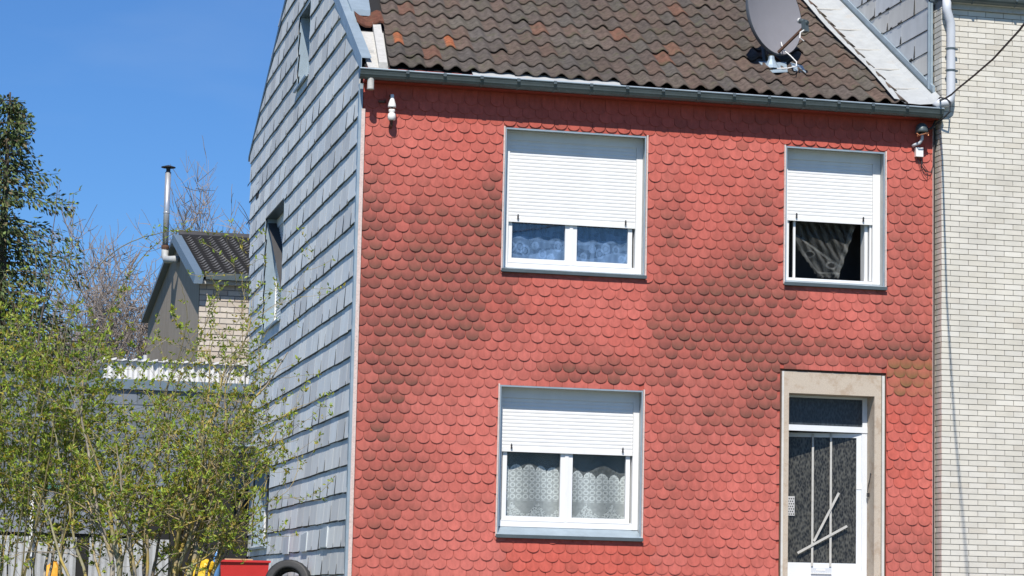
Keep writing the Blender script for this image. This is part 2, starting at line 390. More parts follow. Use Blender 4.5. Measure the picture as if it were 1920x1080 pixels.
def slates(mb, rects, W, H, zstart, nrows, ystart, yend, plane, sgn, clipf, cols, holes, rng, thick=.019, gap=.014, drop=.05):
    # slates on a wall plane x=plane facing sgn
    for r in range(nrows):
        z0 = zstart + r*H; y = ystart - (W/2 if r % 2 else 0) - rng.random()*.03
        while y < yend:
            ya, yb = y+gap/2, y+W-gap/2; zt = z0+H+.035
            jz = rng.uniform(-.006, .006); jz2 = jz+rng.uniform(-.005, .005)
            c = cols(rng, y, z0)
            pieces = [(max(ya, ystart), yb, z0, zt)]
            for h in holes:
                np_ = []
                for (a, b_, c0, c1) in pieces:
                    if b_ <= h[0] or a >= h[1] or c1 <= h[2] or c0 >= h[3]: np_.append((a, b_, c0, c1)); continue
                    if a < h[0]: np_.append((a, h[0], c0, c1))
                    if b_ > h[1]: np_.append((h[1], b_, c0, c1))
                    ia, ib = max(a, h[0]), min(b_, h[1])
                    if c0 < h[2]: np_.append((ia, ib, c0, h[2]))
                    if c1 > h[3]: np_.append((ia, ib, h[3], c1))
                pieces = np_
            for (a, b_, c0, c1) in pieces:
                if b_-a < .01 or c1-c0 < .01: continue
                bot = c0 <= z0+1e-6
                poly = [(a, c0+(jz if bot else 0)), (b_, c0+(jz2 if bot else 0)), (b_, c1), (a, c1)]
                poly = clipf(poly)
                if len(poly) < 3: continue
                base = len(mb.v); n = len(poly)
                for k in (0, 1):
                    for p in poly:
                        t = (p[1]-z0)/(zt-z0); d = .006+thick + (1-t)*thick*1.3 - k*thick
                        st = c if k == 0 else mixc(c, (.03,.03,.03), .75)
                        mb.v.append((plane+sgn*d, p[0], p[1])); mb.c.append(st)
                mb.f.append(tuple(base+i for i in range(n)))
                for i in range(n): j = (i+1) % n; mb.f.append((base+i, base+n+i, base+n+j, base+j))
                if bot and n == 4 and len(clipf([(a, c0-.03), (b_, c0-.03), (b_, c0+.02), (a, c0+.02)])) == 4:   # black line under the edge: grime plus painted-in edge shadow
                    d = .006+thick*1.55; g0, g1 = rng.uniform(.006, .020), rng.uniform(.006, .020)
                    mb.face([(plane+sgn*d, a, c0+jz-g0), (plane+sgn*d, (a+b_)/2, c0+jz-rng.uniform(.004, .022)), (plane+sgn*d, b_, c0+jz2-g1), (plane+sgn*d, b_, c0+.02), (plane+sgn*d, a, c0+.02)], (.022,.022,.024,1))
            y += W
def side_col(rng, y, z):
    t = rng.random(); c = mixc((.67,.71,.73), (.75,.765,.75), t)
    if rng.random() < .35: c = mixc(c, (.58,.59,.59), .8)
    if z > 7: c = mixc(c, (.50,.49,.46), .2+.2*rng.random())
    k = rng.uniform(.92, 1.06); return tuple(v*k for v in c)
b = MB(); rg = random.Random(11)
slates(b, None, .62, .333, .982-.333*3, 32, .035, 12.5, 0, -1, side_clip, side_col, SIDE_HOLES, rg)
MOSS = (.018,.019,.018)
for i in range(560):
    r = rg.randint(2, 29); z0 = .982-.333*3 + r*.333; k = rg.randint(0, 19); y = .035 - (.31 if r % 2 else 0) + .62*k
    hgt = rg.uniform(.05, .28) if rg.random() < .6 else .05; wd = rg.uniform(.015, .045)
    if y < .1 or y > backy(z0)-.1 or z0+hgt > RZ+RS*y-.1 or z0+hgt > 9.6+.46*(7.66-y)-.1: continue
    if any(h[0]-.05 < y < h[1]+.05 and h[2]-.3 < z0 < h[3]+.05 for h in SIDE_HOLES): continue
    xt = -.0515+.0247*hgt/.368; b.face([(-.0525, y-wd, z0), (-.0525, y+wd, z0), (xt-.0008, y+wd*.3, z0+hgt), (xt-.0008, y-wd*.3, z0+hgt)], MOSS)
b.build('slate_cladding', M['slate'], house)
# lifted lower slates / pale repair slates near the ground
b = MB()
for (y, z) in ((5.3, 1.12), (3.55, 1.13), (1.75, 1.16)):
    b.hexa([(-.062, y-.28, z-.16), (-.030, y-.28, z-.16), (-.030, y+.28, z-.16), (-.062, y+.28, z-.16), (-.050, y-.28, z+.10), (-.03, y-.28, z+.10), (-.03, y+.28, z+.07), (-.05, y+.28, z+.07)], (.5,.55,.58))
build_split(b, 'repair_slate', M['slate'], house)
# corner trims
b = MB(); b.box(-.046, -.0, -.034, .05, GZ, 6.72); b.build('corner_trim', M['zinc'], house)
b = MB(); b.box(-.012, .034, -.040, -.0345, GZ, 6.40); b.box(7.572, 7.598, -.034, -.002, GZ, 6.7); build_split(b, 'corner_strip', M['peel'], house)
b = MB(); b.bar((7.585,-.045,6.65),(7.578,-.045,.3),.014,.014); b.build('wall_cable', M['black'], house)

# side windows
def side_window(h, depth=.2, dark=False):
    y0, y1, z0, z1 = h; w_ = part('window', house); e = -.03
    m = MB()
    m.face([(e,y1,z0),(depth,y1,z0),(depth,y1,z1),(e,y1,z1)]); m.face([(e,y0,z0),(depth,y0,z0),(depth,y0,z1),(e,y0,z1)])
    m2 = MB(); m2.face([(e,y0,z1-.001),(depth,y0,z1-.001),(depth,y1,z1-.001),(e,y1,z1-.001)]); m2.build('soffit', M['gutter'], w_); m.face([(e-.03,y0,z0-.03),(depth,y0,z0+.03),(depth,y1,z0+.03),(e-.03,y1,z0-.03)])  # soffit in dark gutter zinc: recess shade put into its colour
    m.box(e-.012, e, y0-.03, y0, z0, z1+.02); m.box(e-.012, e, y1, y1+.03, z0, z1+.02)
    m.build('reveal', M['zinc'], w_)
    m = MB(); m.box(e-.06, e-.028, y0-.03, y1+.03, z0-.06, z0-.028); m.build('sill', M['zinc'], w_)
    m = MB(); m.box(depth-.06, depth-.01, y1-.09, y1-.002, z0, z1); m.box(depth-.06, depth-.01, y0+.002, y0+.09, z0, z1); m.box(depth-.06, depth-.01, y0+.09, y1-.09, z0+.03, z0+.12); m.box(depth-.06, depth-.01, y0+.09, y1-.09, z1-.15, z1-.002)
    m.build('frame', M['white'], w_)
    if dark:
        m = MB(); m.box(depth-.035, depth-.03, y0+.09, y1-.09, z0+.12, z1-.15); m.build('pane', M['iron'], w_)
    else:
        m = MB(); z = z0+.12
        while z < z1-.16:
            zz = min(z+.05, z1-.15); zm = (z+zz)/2
            m.face([(depth-.034,y0+.09,z),(depth-.034,y1-.09,z),(depth-.046,y1-.09,zm),(depth-.046,y0+.09,zm)]); m.face([(depth-.046,y0+.09,zm),(depth-.046,y1-.09,zm),(depth-.034,y1-.09,zz),(depth-.034,y0+.09,zz)]); z += .05
        m.build('roller_shutter', M['white'], w_)
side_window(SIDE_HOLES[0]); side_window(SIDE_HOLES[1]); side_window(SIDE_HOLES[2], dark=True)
b = MB(); b.box(-.040, -.028, 10.15, 10.5, 6.87, 7.13); b.build('vent_opening', M['dark'], house)
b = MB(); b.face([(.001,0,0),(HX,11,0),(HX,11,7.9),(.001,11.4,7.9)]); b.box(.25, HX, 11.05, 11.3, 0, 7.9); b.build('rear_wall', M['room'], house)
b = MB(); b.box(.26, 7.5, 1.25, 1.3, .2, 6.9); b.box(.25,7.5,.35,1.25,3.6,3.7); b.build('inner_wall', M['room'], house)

# roller shutter windows of the facade
def grid_curtain(mb, x0, x1, z0, z1, yf, alpha, fold, step=.0075):
    nx = int((x1-x0)/step); nz = int((z1-z0)/step); base = len(mb.v)
    for j in range(nz+1):
        z = z0+(z1-z0)*j/nz
        for i in range(nx+1):
            x = x0+(x1-x0)*i/nx; a = max(0, min(1, alpha(x, z)))
            mb.v.append((x, yf+fold(x, z), z)); mb.c.append((a, a, a, 1))
    for j in range(nz):
        for i in range(nx):
            k = base+j*(nx+1)+i; mb.f.append((k, k+1, k+nx+2, k+nx+1))
def front_window(h, shx, shz, glasses, gz, fz, curtain=None, opened=False):
    x0, x1, z0, z1 = h; Y = .18; w_ = part('window', house)
    m = MB(); e = -.022
    for (a, b_) in (((x0,), 0), ((x1,), 1)):
        X = a[0]; m.face([(X,e,z0),(X,.32,z0),(X,.32,z1),(X,e,z1)])
    m.face([(x0,e+.012,z1),(x0,.32,z1),(x1,.32,z1),(x1,e+.012,z1)])
    m.build('reveal', M['zincpale'], w_)
    m = MB()
    m.box(x0-.012, x0+.006, -.030, .0, z0-.03, z1+.01); m.box(x1-.006, x1+.012, -.030, .0, z0-.03, z1+.01)
    build_split(m, 'edge_trim', M['peel'], w_)
    m = MB(); m.box(x0+.012, x0+.026, -.018, -.004, z0, z1-.004); m.box(x1-.026, x1-.012, -.018, -.004, z0, z1-.004); m.box(x0+.026, x1-.026, -.018, -.004, z1-.024, z1-.006)
    build_split(m, 'guide_strip', M['zinc'], w_)
    sx0, sx1 = shx; st, sb = shz[1], shz[0]
    m = MB()        # fixed frame, rails and roller box
    m.box(x0+.002, x1-.002, Y-.012, Y+.10, st, z1-.002)                      # box
    m.box(x0+.002, sx0-.002, Y-.008, Y+.10, fz, st); m.box(sx1+.002, x1-.002, Y-.008, Y+.10, fz, st)
    m.box(sx0-.002, sx1+.002, Y+.022, Y+.10, fz, gz-.055)
    m.box(x0+.002, x1-.002, Y+.002, Y+.012, fz, fz+.035)
    m.build('frame', M['white'], w_)
    m = MB(); p_ = .0455; z = sb+.03; n = int((st-z)/p_)+1
    for i in range(n):
        za = z+i*p_; zb_ = min(za+p_, st+.01)
        if zb_ <= za: break
        prof = [(0, .003), (.15, -.001), (.5, -.003), (.85, -.001), (1, .003)]
        for k in range(4):
            (ta, ya), (tb, yb) = prof[k], prof[k+1]
            m.face([(sx0,Y+.006+ya,za+(zb_-za)*ta),(sx1,Y+.006+ya,za+(zb_-za)*ta),(sx1,Y+.006+yb,za+(zb_-za)*tb),(sx0,Y+.006+yb,za+(zb_-za)*tb)])
    m.box(sx0, sx1, Y-.006, Y+.012, sb, sb+.032)
    sh_ = m.build('roller_shutter', M['white'], w_, smooth=False)
    m = MB()
    for X in (sx0+.11, sx1-.14): m.box(X, X+.018, Y-.028, Y-.008, sb+.035, sb+.085); m.box(X+.004, X+.014, Y-.03, Y-.012, sb+.085, sb+.10)
    build_split(m, 'shutter_stop', M['iron'], w_)
    m = MB(); zt = sb+.15
    if not opened:
        for (ga, gb) in glasses:    # sash frames
            m.box(ga-.055, ga, Y+.03, Y+.075, gz-.055, zt); m.box(gb, gb+.055, Y+.03, Y+.075, gz-.055, zt); m.box(ga, gb, Y+.03, Y+.075, gz-.055, gz)
            m.box(ga-.06, gb+.06, Y+.018, Y+.03, gz-.062, gz-.050)
        (a, b_), (c, d_) = glasses
        m.box(b_+.055, c-.055, Y+.02, Y+.08, gz-.055, zt) if c-b_ > .12 else None
    else:
        (ga, gb), = glasses
        # opened sash turned inward on the right
        m.box(gb+.03, gb+.075, Y+.06, Y+.20, gz-.05, zt+.1)
        m.box(gb+.085, gb+.11, Y+.02, Y+.06, gz-.05, zt)
        m.box(sx0+.002, ga, Y+.02, Y+.075, gz-.055, zt)
        m.box(ga+.07, ga+.10, Y+.05, Y+.075, gz-.05, zt)
    build_split(m, 'sash', M['white'], w_)
    if not opened:
        for (ga, gb) in glasses:
            m = MB(); m.face([(ga-.004,Y+.055,gz-.004),(gb+.004,Y+.055,gz-.004),(gb+.004,Y+.055,zt+.1),(ga-.004,Y+.055,zt+.1)]); m.build('pane', M['glassblue'] if curtain == 'a' else M['glassclear'], w_)
    m = MB()    # sloped metal sill
    m.hexa([(x0+.004,-.055,z0-.028),(x1-.004,-.055,z0-.028),(x1-.004,Y+.02,fz-.012),(x0+.004,Y+.02,fz-.012),(x0+.004,-.055,z0-.008),(x1-.004,-.055,z0-.008),(x1-.004,Y+.02,fz+.001),(x0+.004,Y+.02,fz+.001)])
    m.build('sill', M['zinc'], w_)
    m = MB(); m.box(x0-.012, x1+.012, -.058, -.0565, z0-.05, z0-.009); m.box(x0+.004, x1-.004, -.0565, -.004, z0-.052, z0-.032); m.build('sill_lip', M['gutter'], w_)
    # curtain
    m = MB()
    if curtain == 'a':
        R = random.Random(5); circ = [(x0+.18+i*.105+R.uniform(-.02,.02), gz+R.uniform(.04,.20), R.uniform(.03,.055)) for i in range(16)]
        def al(x, z):
            v = .24+.05*math.sin(x*70)+.10*vn(x, z, 30, 3)
            edge = gz+.10+.05*math.sin(x*7.5+1)
            if z < edge: v += .22
            if abs(z-(gz+.26+.03*math.sin(x*4))) < .018: v += .18
            for (cx, cz, r) in circ:
                d = math.hypot(x-cx, (z-cz)*.85)
                if abs(d-r) < .012: v += .26*vn(x, z, 40, 6)+.12
                if d < r*.55: v += .2
            if vn(x, z, 14, 33) > .62: v += .12
            return v
        grid_curtain(m, glasses[0][0]-.05, glasses[1][1]+.05, gz-.03, zt+.05, Y+.13, al, lambda x, z: .012*math.sin(x*26))
        m.build('net_curtain', M['laceblue'], w_)
    elif curtain == 'c':
        def al(x, z):
            u = (x*6.3) % 1.0; sc_ = gz+.50+.10*math.sqrt(max(0, 1-(2*u-1)**2)) - .05*math.sin(x*2.2)
            v = .12+.12*vn(x, z, 60, 2)
            if z < sc_:
                v = .46+.12*vn(x, z, 45, 4); cu = (x*12.6) % 1.0; cz = ((z-gz)*14) % 1.0
                if gz+.20 < z and abs(math.hypot(cu-.5, (cz-.5))-.36) < .10: v += .34
                if z > sc_-.02: v += .25
                tri = .16*(1-abs(2*((x*3.1) % 1.0)-1))**1.5
                if z < gz+.03+tri: v = .45+.35*(vn(x, z, 90, 8) > .45)
            f = .5+.5*math.sin(x*13+.6*math.sin(z*3)); v *= .62+.5*f
            return v
        grid_curtain(m, glasses[0][0]-.05, glasses[1][1]+.05, gz-.03, zt+.05, Y+.13, al, lambda x, z: .03*math.sin(x*13+.6*math.sin(z*3)))
        m.build('lace_curtain', M['lace'], w_)
    elif curtain == 'b':
        xa, xb = glasses[0]
        def al(x, z):
            t = (x-xa)/(xb-xa); s = (z-gz)/.68
            # swag hanging from the upper left, gathered at the right
            lo = .60-.9*(t-.12) if t < .45 else .30-.9*(t-.45) if t < .72 else .05
            if t < .12: return 0
            lo = max(.0, .66-2.1*(t-.12)); lo2 = .80-.95*(t-.12)
            hi_r = .72+.22*s
            if t > hi_r or s < lo-.04*math.sin(t*60)**2: return 0
            v = .05+.05*vn(x, z, 50, 1)+.05*math.sin((x+z*.5)*60)
            b1 = abs(s-(lo+.07)); v += .12 if b1 < .02 else 0
            b2 = abs(s-lo2); v += .14 if b2 < .022 else 0
            if t > hi_r-.06: v += .10
            q = math.hypot(t-.62, s-.22)
            if q < .05: v = .03
            elif q < .08: v += .12
            q = math.hypot(t-.33, s-.42)
            if q < .045: v = .03
            elif q < .065: v += .10
            return v*.62
        grid_curtain(m, xa, xb+.02, gz-.02, zt+.05, Y+.16, al, lambda x, z: .02*math.sin((x*.8+z)*30))
        m.build('net_curtain', M['lace'], w_)
    return w_
front_window(W1, (1.940, 3.600), (5.118, 6.168), [(1.996, 2.689), (2.843, 3.516)], 4.665, 4.535, 'a')
front_window(W2, (5.647, 6.815), (5.343, 6.152), [(5.675, 6.700)], 4.655, 4.560, 'b', opened=True)
front_window(W3, (1.921, 3.612), (2.217, 2.892), [(1.996, 2.686), (2.843, 3.536)], 1.420, 1.285, 'c')

# the door
x0, x1, z0, z1 = DR
dr = part('door', house)
m = MB()
jl, jr = 5.629, 6.790
m.box(x0+.055, jl, .012, .31, z0-.2, z1-.03); m.box(jr, x1-.062, .012, .31, z0-.2, z1-.03); m.box(jl, jr, .012, .31, 3.085, z1-.03)
m.box(x0, x1, .10, .32, z1-.03, z1+.05)
m.build('stone_surround', M['granite'], dr)
m = MB(); m.box(x0-.004, x1+.004, .02, .10, z1-.03, z1+.02); m.box(x0+.004, x0+.022, .0, .06, z0-.1, z1-.03); m.box(x1-.02, x1-.004, .0, .06, z0-.1, z1-.03); m.build('dark_joint', M['rust'], dr)
m = MB(); m.box(x0+.026, x0+.052, -.012, .011, z0-.1, z1-.035); m.box(x1-.058, x1-.024, -.012, .011, z0-.1, z1-.04); build_split(m, 'jamb_strip', M['jambmetal'], dr)
m = MB(); m.box(jl, jr, .20, .8, GZ, z0+.0); m.box(x0, x1, -.35, .2, GZ, z0-.0); m.build('doorstep', M['granite'], dr)
m = MB(); Y = .285
m.box(jl+.002, jr-.002, Y-.03, Y+.05, 2.625, 2.700); m.box(jr-.075, jr-.002, Y-.02, Y+.05, z0, 2.625); m.box(jr-.065, jr-.002, Y-.02, Y+.05, 2.700, 3.082); m.box(jl+.002, jl+.08, Y-.02, Y+.05, z0, 2.625); m.box(jl+.08, jr-.065, Y-.02, Y+.05, 3.055, 3.082)
m.build('door_frame', M['doorw'], dr)
m = MB(); m.box(jl+.05, jr-.066, Y+.0, Y+.02, 2.701, 3.054); m.build('transom_pane', M['tglass'], dr)
ANG = math.radians(14); H0 = Vector((6.70, .30, 0)); DV = Vector((-math.cos(ANG), math.sin(ANG), 0)); NV = Vector((-math.sin(ANG), -math.cos(ANG), 0))
def lbox(m, u0, u1, n0, n1, za, zb_):
    P = []
    for z in (za, zb_):
        for (u, n) in ((u0, n1), (u1, n1), (u1, n0), (u0, n0)):
            q = H0+DV*u+NV*n; P.append((q.x, q.y, z))
    m.hexa(P)
def lbar(m, u0, za, u1, zb_, n, wd, th):
    a = H0+DV*u0+NV*n; b_ = H0+DV*u1+NV*n; m.bar((a.x,a.y,za),(b_.x,b_.y,zb_), wd, th, up=NV)
m = MB(); zb_ = z0+.01; zt_ = 2.615
lbox(m, -.035, .045, -.03, .02, zb_, zt_); lbox(m, .955, 1.035, -.03, .02, zb_, zt_); lbox(m, .045, .955, -.03, .02, 2.560, zt_); lbox(m, .045, .955, -.03, .02, zb_, .940)
m.build('leaf_frame', M['doorw'], dr)
m = MB(); lbox(m, .045, .955, -.012, .0, .940, 2.560); m.build('leaf_pane', M['dglass'], dr)
for u in (.610, .376):
    m = MB(); lbar(m, u, 2.60, u, .895, .035, .027, .014); m.build('grille_bar', M['offwhite'], dr)
for (u0, a0, u1, a1) in ((.800, 1.06, .165, 1.42), (.590, 1.215, .272, 1.845)):
    m = MB(); lbar(m, u0, a0, u1, a1, .050, .030, .014); m.build('grille_bar', M['offwhite'], dr)
m = MB(); lbox(m, .36, .62, .02, .032, .815, .878); lb = m.build('letterbox', M['pipe'], dr)
m = MB(); lbox(m, .44, .555, .032, .036, .840, .866); m.build('name_card', M['white'], lb)
m = MB(); lbox(m, .36, .625, .032, .042, .802, .813); m.build('letterbox_flap', M['white'], lb)
m = MB(); lbox(m, -.033, .043, .02, .026, 1.895, 1.968); m.build('lock_plate', M['white'], dr)
m = MB()      # perforated plate at the left of the pane
lbox(m, .838, .93, .012, .018, 1.54, 1.79); m.c = [(.45,.46,.47,1)]*len(m.v)
for i in range(7):
    for j in range(3): 
        u = .852+.028*j+(.014 if i % 2 else 0); z = 1.56+i*.033
        a = H0+DV*u+NV*.0185; m.face([(a.x,a.y,z-.011), tuple(a+DV*.010)[:2]+(z,), (a.x,a.y,z+.011), tuple(a-DV*.010)[:2]+(z,)], MOSS)
m.build('perforated_plate', M['slate'], dr)
m = MB(); m.tube([(6.782,.12,2.10),(6.776,.14,2.02),(6.778,.20,1.93),(6.772,.20,1.86)], .006, 5); m.box(6.765,6.789,.17,.22,1.80,1.85); m.build('door_catch', M['iron'], dr)

# ---------------------------------------------------------------- roof of the red house
rf = part('roof', house)
def rz(y): return RZ+RS*y
xl = lambda y: .30+.105*max(0, y+.2)     # left edge of the tiling drifts away from the verge
m = MB()
m.hexa([(.0,-.16,rz(-.16)-.14),(HX,-.16,rz(-.16)-.14),(HX,RIDGE,rz(RIDGE)-.14),(.0,RIDGE,rz(RIDGE)-.14),(.0,-.16,rz(-.16)-.02),(HX,-.16,rz(-.16)-.02),(HX,RIDGE,rz(RIDGE)-.02),(.0,RIDGE,rz(RIDGE)-.02)])
m.hexa([(.0,RIDGE,rz(RIDGE)-.14),(HX,RIDGE,rz(RIDGE)-.14),(HX,11.7,7.55),(.0,11.7,7.55),(.0,RIDGE,rz(RIDGE)-.0),(HX,RIDGE,rz(RIDGE)-.0),(HX,11.7,7.70),(.0,11.7,7.70)])
m.build('roof_deck', M['dark'], rf)
m = MB(); rt = random.Random(21)
NC = 30; EXP = .385
TC = [(.082,.068,.060), (.090,.071,.060), (.100,.067,.053), (.072,.069,.066), (.080,.076,.064), (.110,.066,.049), (.092,.080,.065)]
def tprof(u):
    c = .5+.5*math.cos(2*math.pi*(u-.68)); return .058*c**1.25
def tile(k, yl, ex, col, dz=0, tailcol=None, skew=0):
    nseg = 10
    def X(u, y):
        x0_ = xl(y); x1_ = 7.12-.02*y*0; return x0_+(x1_-x0_)*(k+u)/NC
    yu = yl+ex+.05; lowr = .033+dz; upr = .0
    base = len(m.v)
    for (y, lift, tc_) in ((yl, lowr, 1), (yl+ex*.5, (lowr+upr)*.5+.001, 0), (yu, upr, 0)):
        for i in range(nseg+1):
            u = i/nseg*1.04-.02; yy = y+(skew*(u-.5) if y == yl else 0)
            h = tprof(min(1, max(0, u)))
            m.v.append((X(u, yy), yy, rz(yy)+h+lift)); c = col if not (tailcol and tprof(u) > .025) else tailcol
            m.c.append(c)
    n1 = nseg+1
    for r in range(2):
        for i in range(nseg): a = base+r*n1+i; m.f.append((a, a+1, a+n1+1, a+n1))
    b2 = len(m.v)          # front edge thickness
    for i in range(n1):
        v = m.v[base+i]; m.v.append((v[0], v[1]+.004, v[2]-.017)); m.c.append(tuple(c*.35 for c in col))
    for i in range(nseg): m.f.append((base+i, b2+i, b2+i+1, base+i+1))
r = 0; yl = -.28
while yl < RIDGE-.1:
    for k in range(NC):
        c = mixc(rt.choice(TC), rt.choice(TC), rt.random()*.6); s = rt.uniform(.93, 1.08)*(.80+.4*vn(k*.23, yl, 1.1, 3)); c = mixc(tuple(v*s for v in c), (.090*s,.073*s,.063*s), .45)
        if k > 12 and rt.random() < .35: c = mixc(c, (.12,.078,.06), .4)
        if rt.random() < .012: c = mixc(c, (.18,.07,.04), .5)
        tail = None
        if r == 2 and k in (0, 3): tail = (.30,.10,.045)
        if r == 4 and k == 14: c = (.14,.072,.05)
        if r == 3 and k == 17: c = (.135,.075,.052)
        ya, ex = yl, EXP
        if r == 0:
            if k < 13: ya = yl+.07; ex = EXP-.07
            elif rt.random() < .4: ya += .01
        if k == 17 and r == 1: s = 1
        tile(k, ya+rt.uniform(-.008, .008), ex, c, dz=rt.uniform(-.002, .006)+(.012 if rt.random() < .07 else 0), tailcol=tail, skew=rt.uniform(-.012, .012))
    yl += EXP; r += 1
m.build('roof_tiles', M['tile'], rf, smooth=True)
m = MB(); m.tube([(0, RIDGE, rz(RIDGE)+.03), (HX, RIDGE, rz(RIDGE)+.03)], .11, 10); m.build('ridge_tiles', M['tile'], rf)
# bright drip edge along the left half of the eave
m = MB(); m.hexa([(1.35,-.315,rz(-.3)-.020),(3.30,-.315,rz(-.3)-.012),(3.33,-.10,rz(-.1)-.004),(1.35,-.10,rz(-.1)-.004),(1.35,-.315,rz(-.3)-.012),(3.30,-.315,rz(-.3)-.004),(3.33,-.10,rz(-.1)+.004),(1.35,-.10,rz(-.1)+.004)]); m.build('drip_edge', M['zincpale'], rf)
# left verge: lead sheet, boxed strip, rake flashing
m = MB()
m.hexa([(.02,-.26,rz(-.26)-.01),(.27,-.26,rz(-.26)-.01),(.40,.95,rz(.95)-.01),(.02,.95,rz(.95)-.01),(.02,-.26,rz(-.26)+.01),(.27,-.26,rz(-.26)+.01),(.40,.95,rz(.95)+.01),(.02,.95,rz(.95)+.01)])
m.box(.02, .16, .20, .5, rz(.2)+.01, rz(.2)+.05)
m.build('lead_sheet', M['offwhite'], rf)
m = MB()
m.hexa([(.15,-.27,rz(-.27)+.0),(.255,-.27,rz(-.27)+.0),(.385,1.10,rz(1.1)+.0),(.28,1.10,rz(1.1)+.0),(.15,-.27,rz(-.27)+.085),(.255,-.27,rz(-.27)+.085),(.385,1.10,rz(1.1)+.085),(.28,1.10,rz(1.1)+.085)])
m.build('verge_box', M['offwhite'], rf)
m = MB(); c = (.12,.05,.032)
prof = [(.06,.10),(.12,.055),(.18,.03),(.24,.035),(.30,.075),(.36,.11),(.42,.10)]
for (ya, yb) in ((1.02, 1.5),):
    for i in range(len(prof)-1):
        (xa, ha), (xb, hb) = prof[i], prof[i+1]
        m.face([(xa,ya,rz(ya)+ha+.03),(xb,ya,rz(ya)+hb+.03),(xb+.03,yb,rz(yb)+hb),(xa+.03,yb,rz(yb)+ha)], c)
        m.face([(xa,ya,rz(ya)+ha+.03),(xb,ya,rz(ya)+hb+.03),(xb,ya+.006,rz(ya)+hb+.008),(xa,ya+.006,rz(ya)+ha+.008)], c)
m.build('verge_tile', M['tile'], rf)
m = MB()
m.hexa([(.05,1.42,rz(1.42)+.05),(.30,1.42,rz(1.42)+.05),(.70,RIDGE,rz(RIDGE)+.05),(.05,RIDGE,rz(RIDGE)+.05),(.05,1.42,rz(1.42)+.13),(.30,1.42,rz(1.42)+.13),(.70,RIDGE,rz(RIDGE)+.13),(.05,RIDGE,rz(RIDGE)+.13)])
m.build('verge_flashing', M['zinc'], rf)
m = MB()
def rake(xa, xb, h0, h1, ya=-.14, yb=RIDGE): m.hexa([(xa,ya,rz(ya)+h0),(xb,ya,rz(ya)+h0),(xb,yb,rz(yb)+h0),(xa,yb,rz(yb)+h0),(xa,ya,rz(ya)+h1),(xb,ya,rz(ya)+h1),(xb,yb,rz(yb)+h1),(xa,yb,rz(yb)+h1)])
rake(-.052, -.044, -.10, .09); rake(-.044, .075, .075, .09)
for i in range(26):
    y = .0+i*.22; m.lathe((-.02, y, rz(y)+.088), [(0,.005),(.006,.003),(.008,0)], 6)
    m.lathe((.045, y+.07, rz(y+.07)+.088), [(0,.005),(.006,.003),(.008,0)], 6)
m.build('rake_flashing', M['zinc'], rf)
m = MB(); m.box(-.05, -.04, RIDGE, RIDGE+.01, rz(RIDGE)-.1, rz(RIDGE)); m.hexa([(-.05,RIDGE,rz(RIDGE)-.07),(.1,RIDGE,rz(RIDGE)-.07),(.1,11.7,7.72),(-.05,11.7,7.72),(-.05,RIDGE,rz(RIDGE)+.06),(.1,RIDGE,rz(RIDGE)+.06),(.1,11.7,7.80),(-.05,11.7,7.80)]); m.build('rear_rake_trim', M['gutter'], rf)
# right side: wide pale flashing beside the neighbour
m = MB(); N_ = 16; rr2 = random.Random(4)
def eL(y): return 6.97+.02*math.sin(y*2.1)
base = 0
for i in range(N_+1):
    y = -.28+(RIDGE+.28)*i/N_; l = eL(y); z = rz(y)
    for (x, h) in ((l-.02, .085), (l+.07, .075), (l+.12, .035), (7.30, .030+.006*math.sin(i*1.7)), (7.47, .05), (7.60, .13)):
        m.v.append((x+(rr2.uniform(-.006,.006) if x < 7.5 else 0), y, z+h)); m.c.append((1,1,1,1))
for i in range(N_):
    for k in range(5): a = i*6+k; m.f.append((a, a+1, a+7, a+6))
m.build('valley_flashing', M['zincpale'], rf)
m = MB()
for y in (.18, .85, 1.55, 2.3, 3.1): m.hexa([(7.08,y,rz(y)+.04),(7.5,y+.03,rz(y)+.055),(7.5,y+.045,rz(y)+.065),(7.08,y+.015,rz(y)+.05),(7.08,y,rz(y)+.052),(7.5,y+.03,rz(y)+.075),(7.5,y+.045,rz(y)+.083),(7.08,y+.015,rz(y)+.06)])
build_split(m, 'flashing_seam', M['offwhite'], rf)
m = MB(); rake(7.560, 7.596, .105, .20, -.05); m.build('wall_flashing', M['zinc'], rf)
m = MB(); rake(7.545, 7.562, .100, .118, -.05); m.build('flashing_shadow_gap', M['gutter'], rf)
# eaves boards
m = MB(); m.box(0, HX, -.175, -.155, 6.735, 6.90); m.box(0, HX, -.155, -.001, 6.735, 6.755); m.build('fascia', M['redpaint'], rf)
# gutter
gt = part('gutter', house)
m = MB(); gx0, gx1 = -.09, 7.60; R = .078; cy, cz = -.262, 6.845
arc = [(cy-R*math.cos(math.pi*k/10), cz-R*1.6*math.sin(math.pi*k/10)*.95) for k in range(11)]
arc = [(cy-R-.008, cz+.006), (cy-R-.014, cz-.004), (cy-R-.006, cz-.012)]+arc[1:]
for i in range(len(arc)-1):
    (ya, za), (yb, zb2) = arc[i], arc[i+1]
    m.face([(gx0,ya,za),(gx1,ya,za),(gx1,yb,zb2),(gx0,yb,zb2)]); m.face([(gx0,ya+.002,za+.002),(gx1,ya+.002,za+.002),(gx1,yb-.002,zb2+.002),(gx0,yb-.002,zb2+.002)])
m.face([(gx0,y,z) for y, z in arc]); m.face([(gx1,y,z) for y, z in arc])
gch = m.build('gutter_channel', M['gutter'], gt, smooth=False)
m = MB(); m.tube([(gx0-.004, cy-R-.006, cz), (gx1, cy-R-.006, cz)], .011, 8); m.build('gutter_bead', M['zinc'], gt)
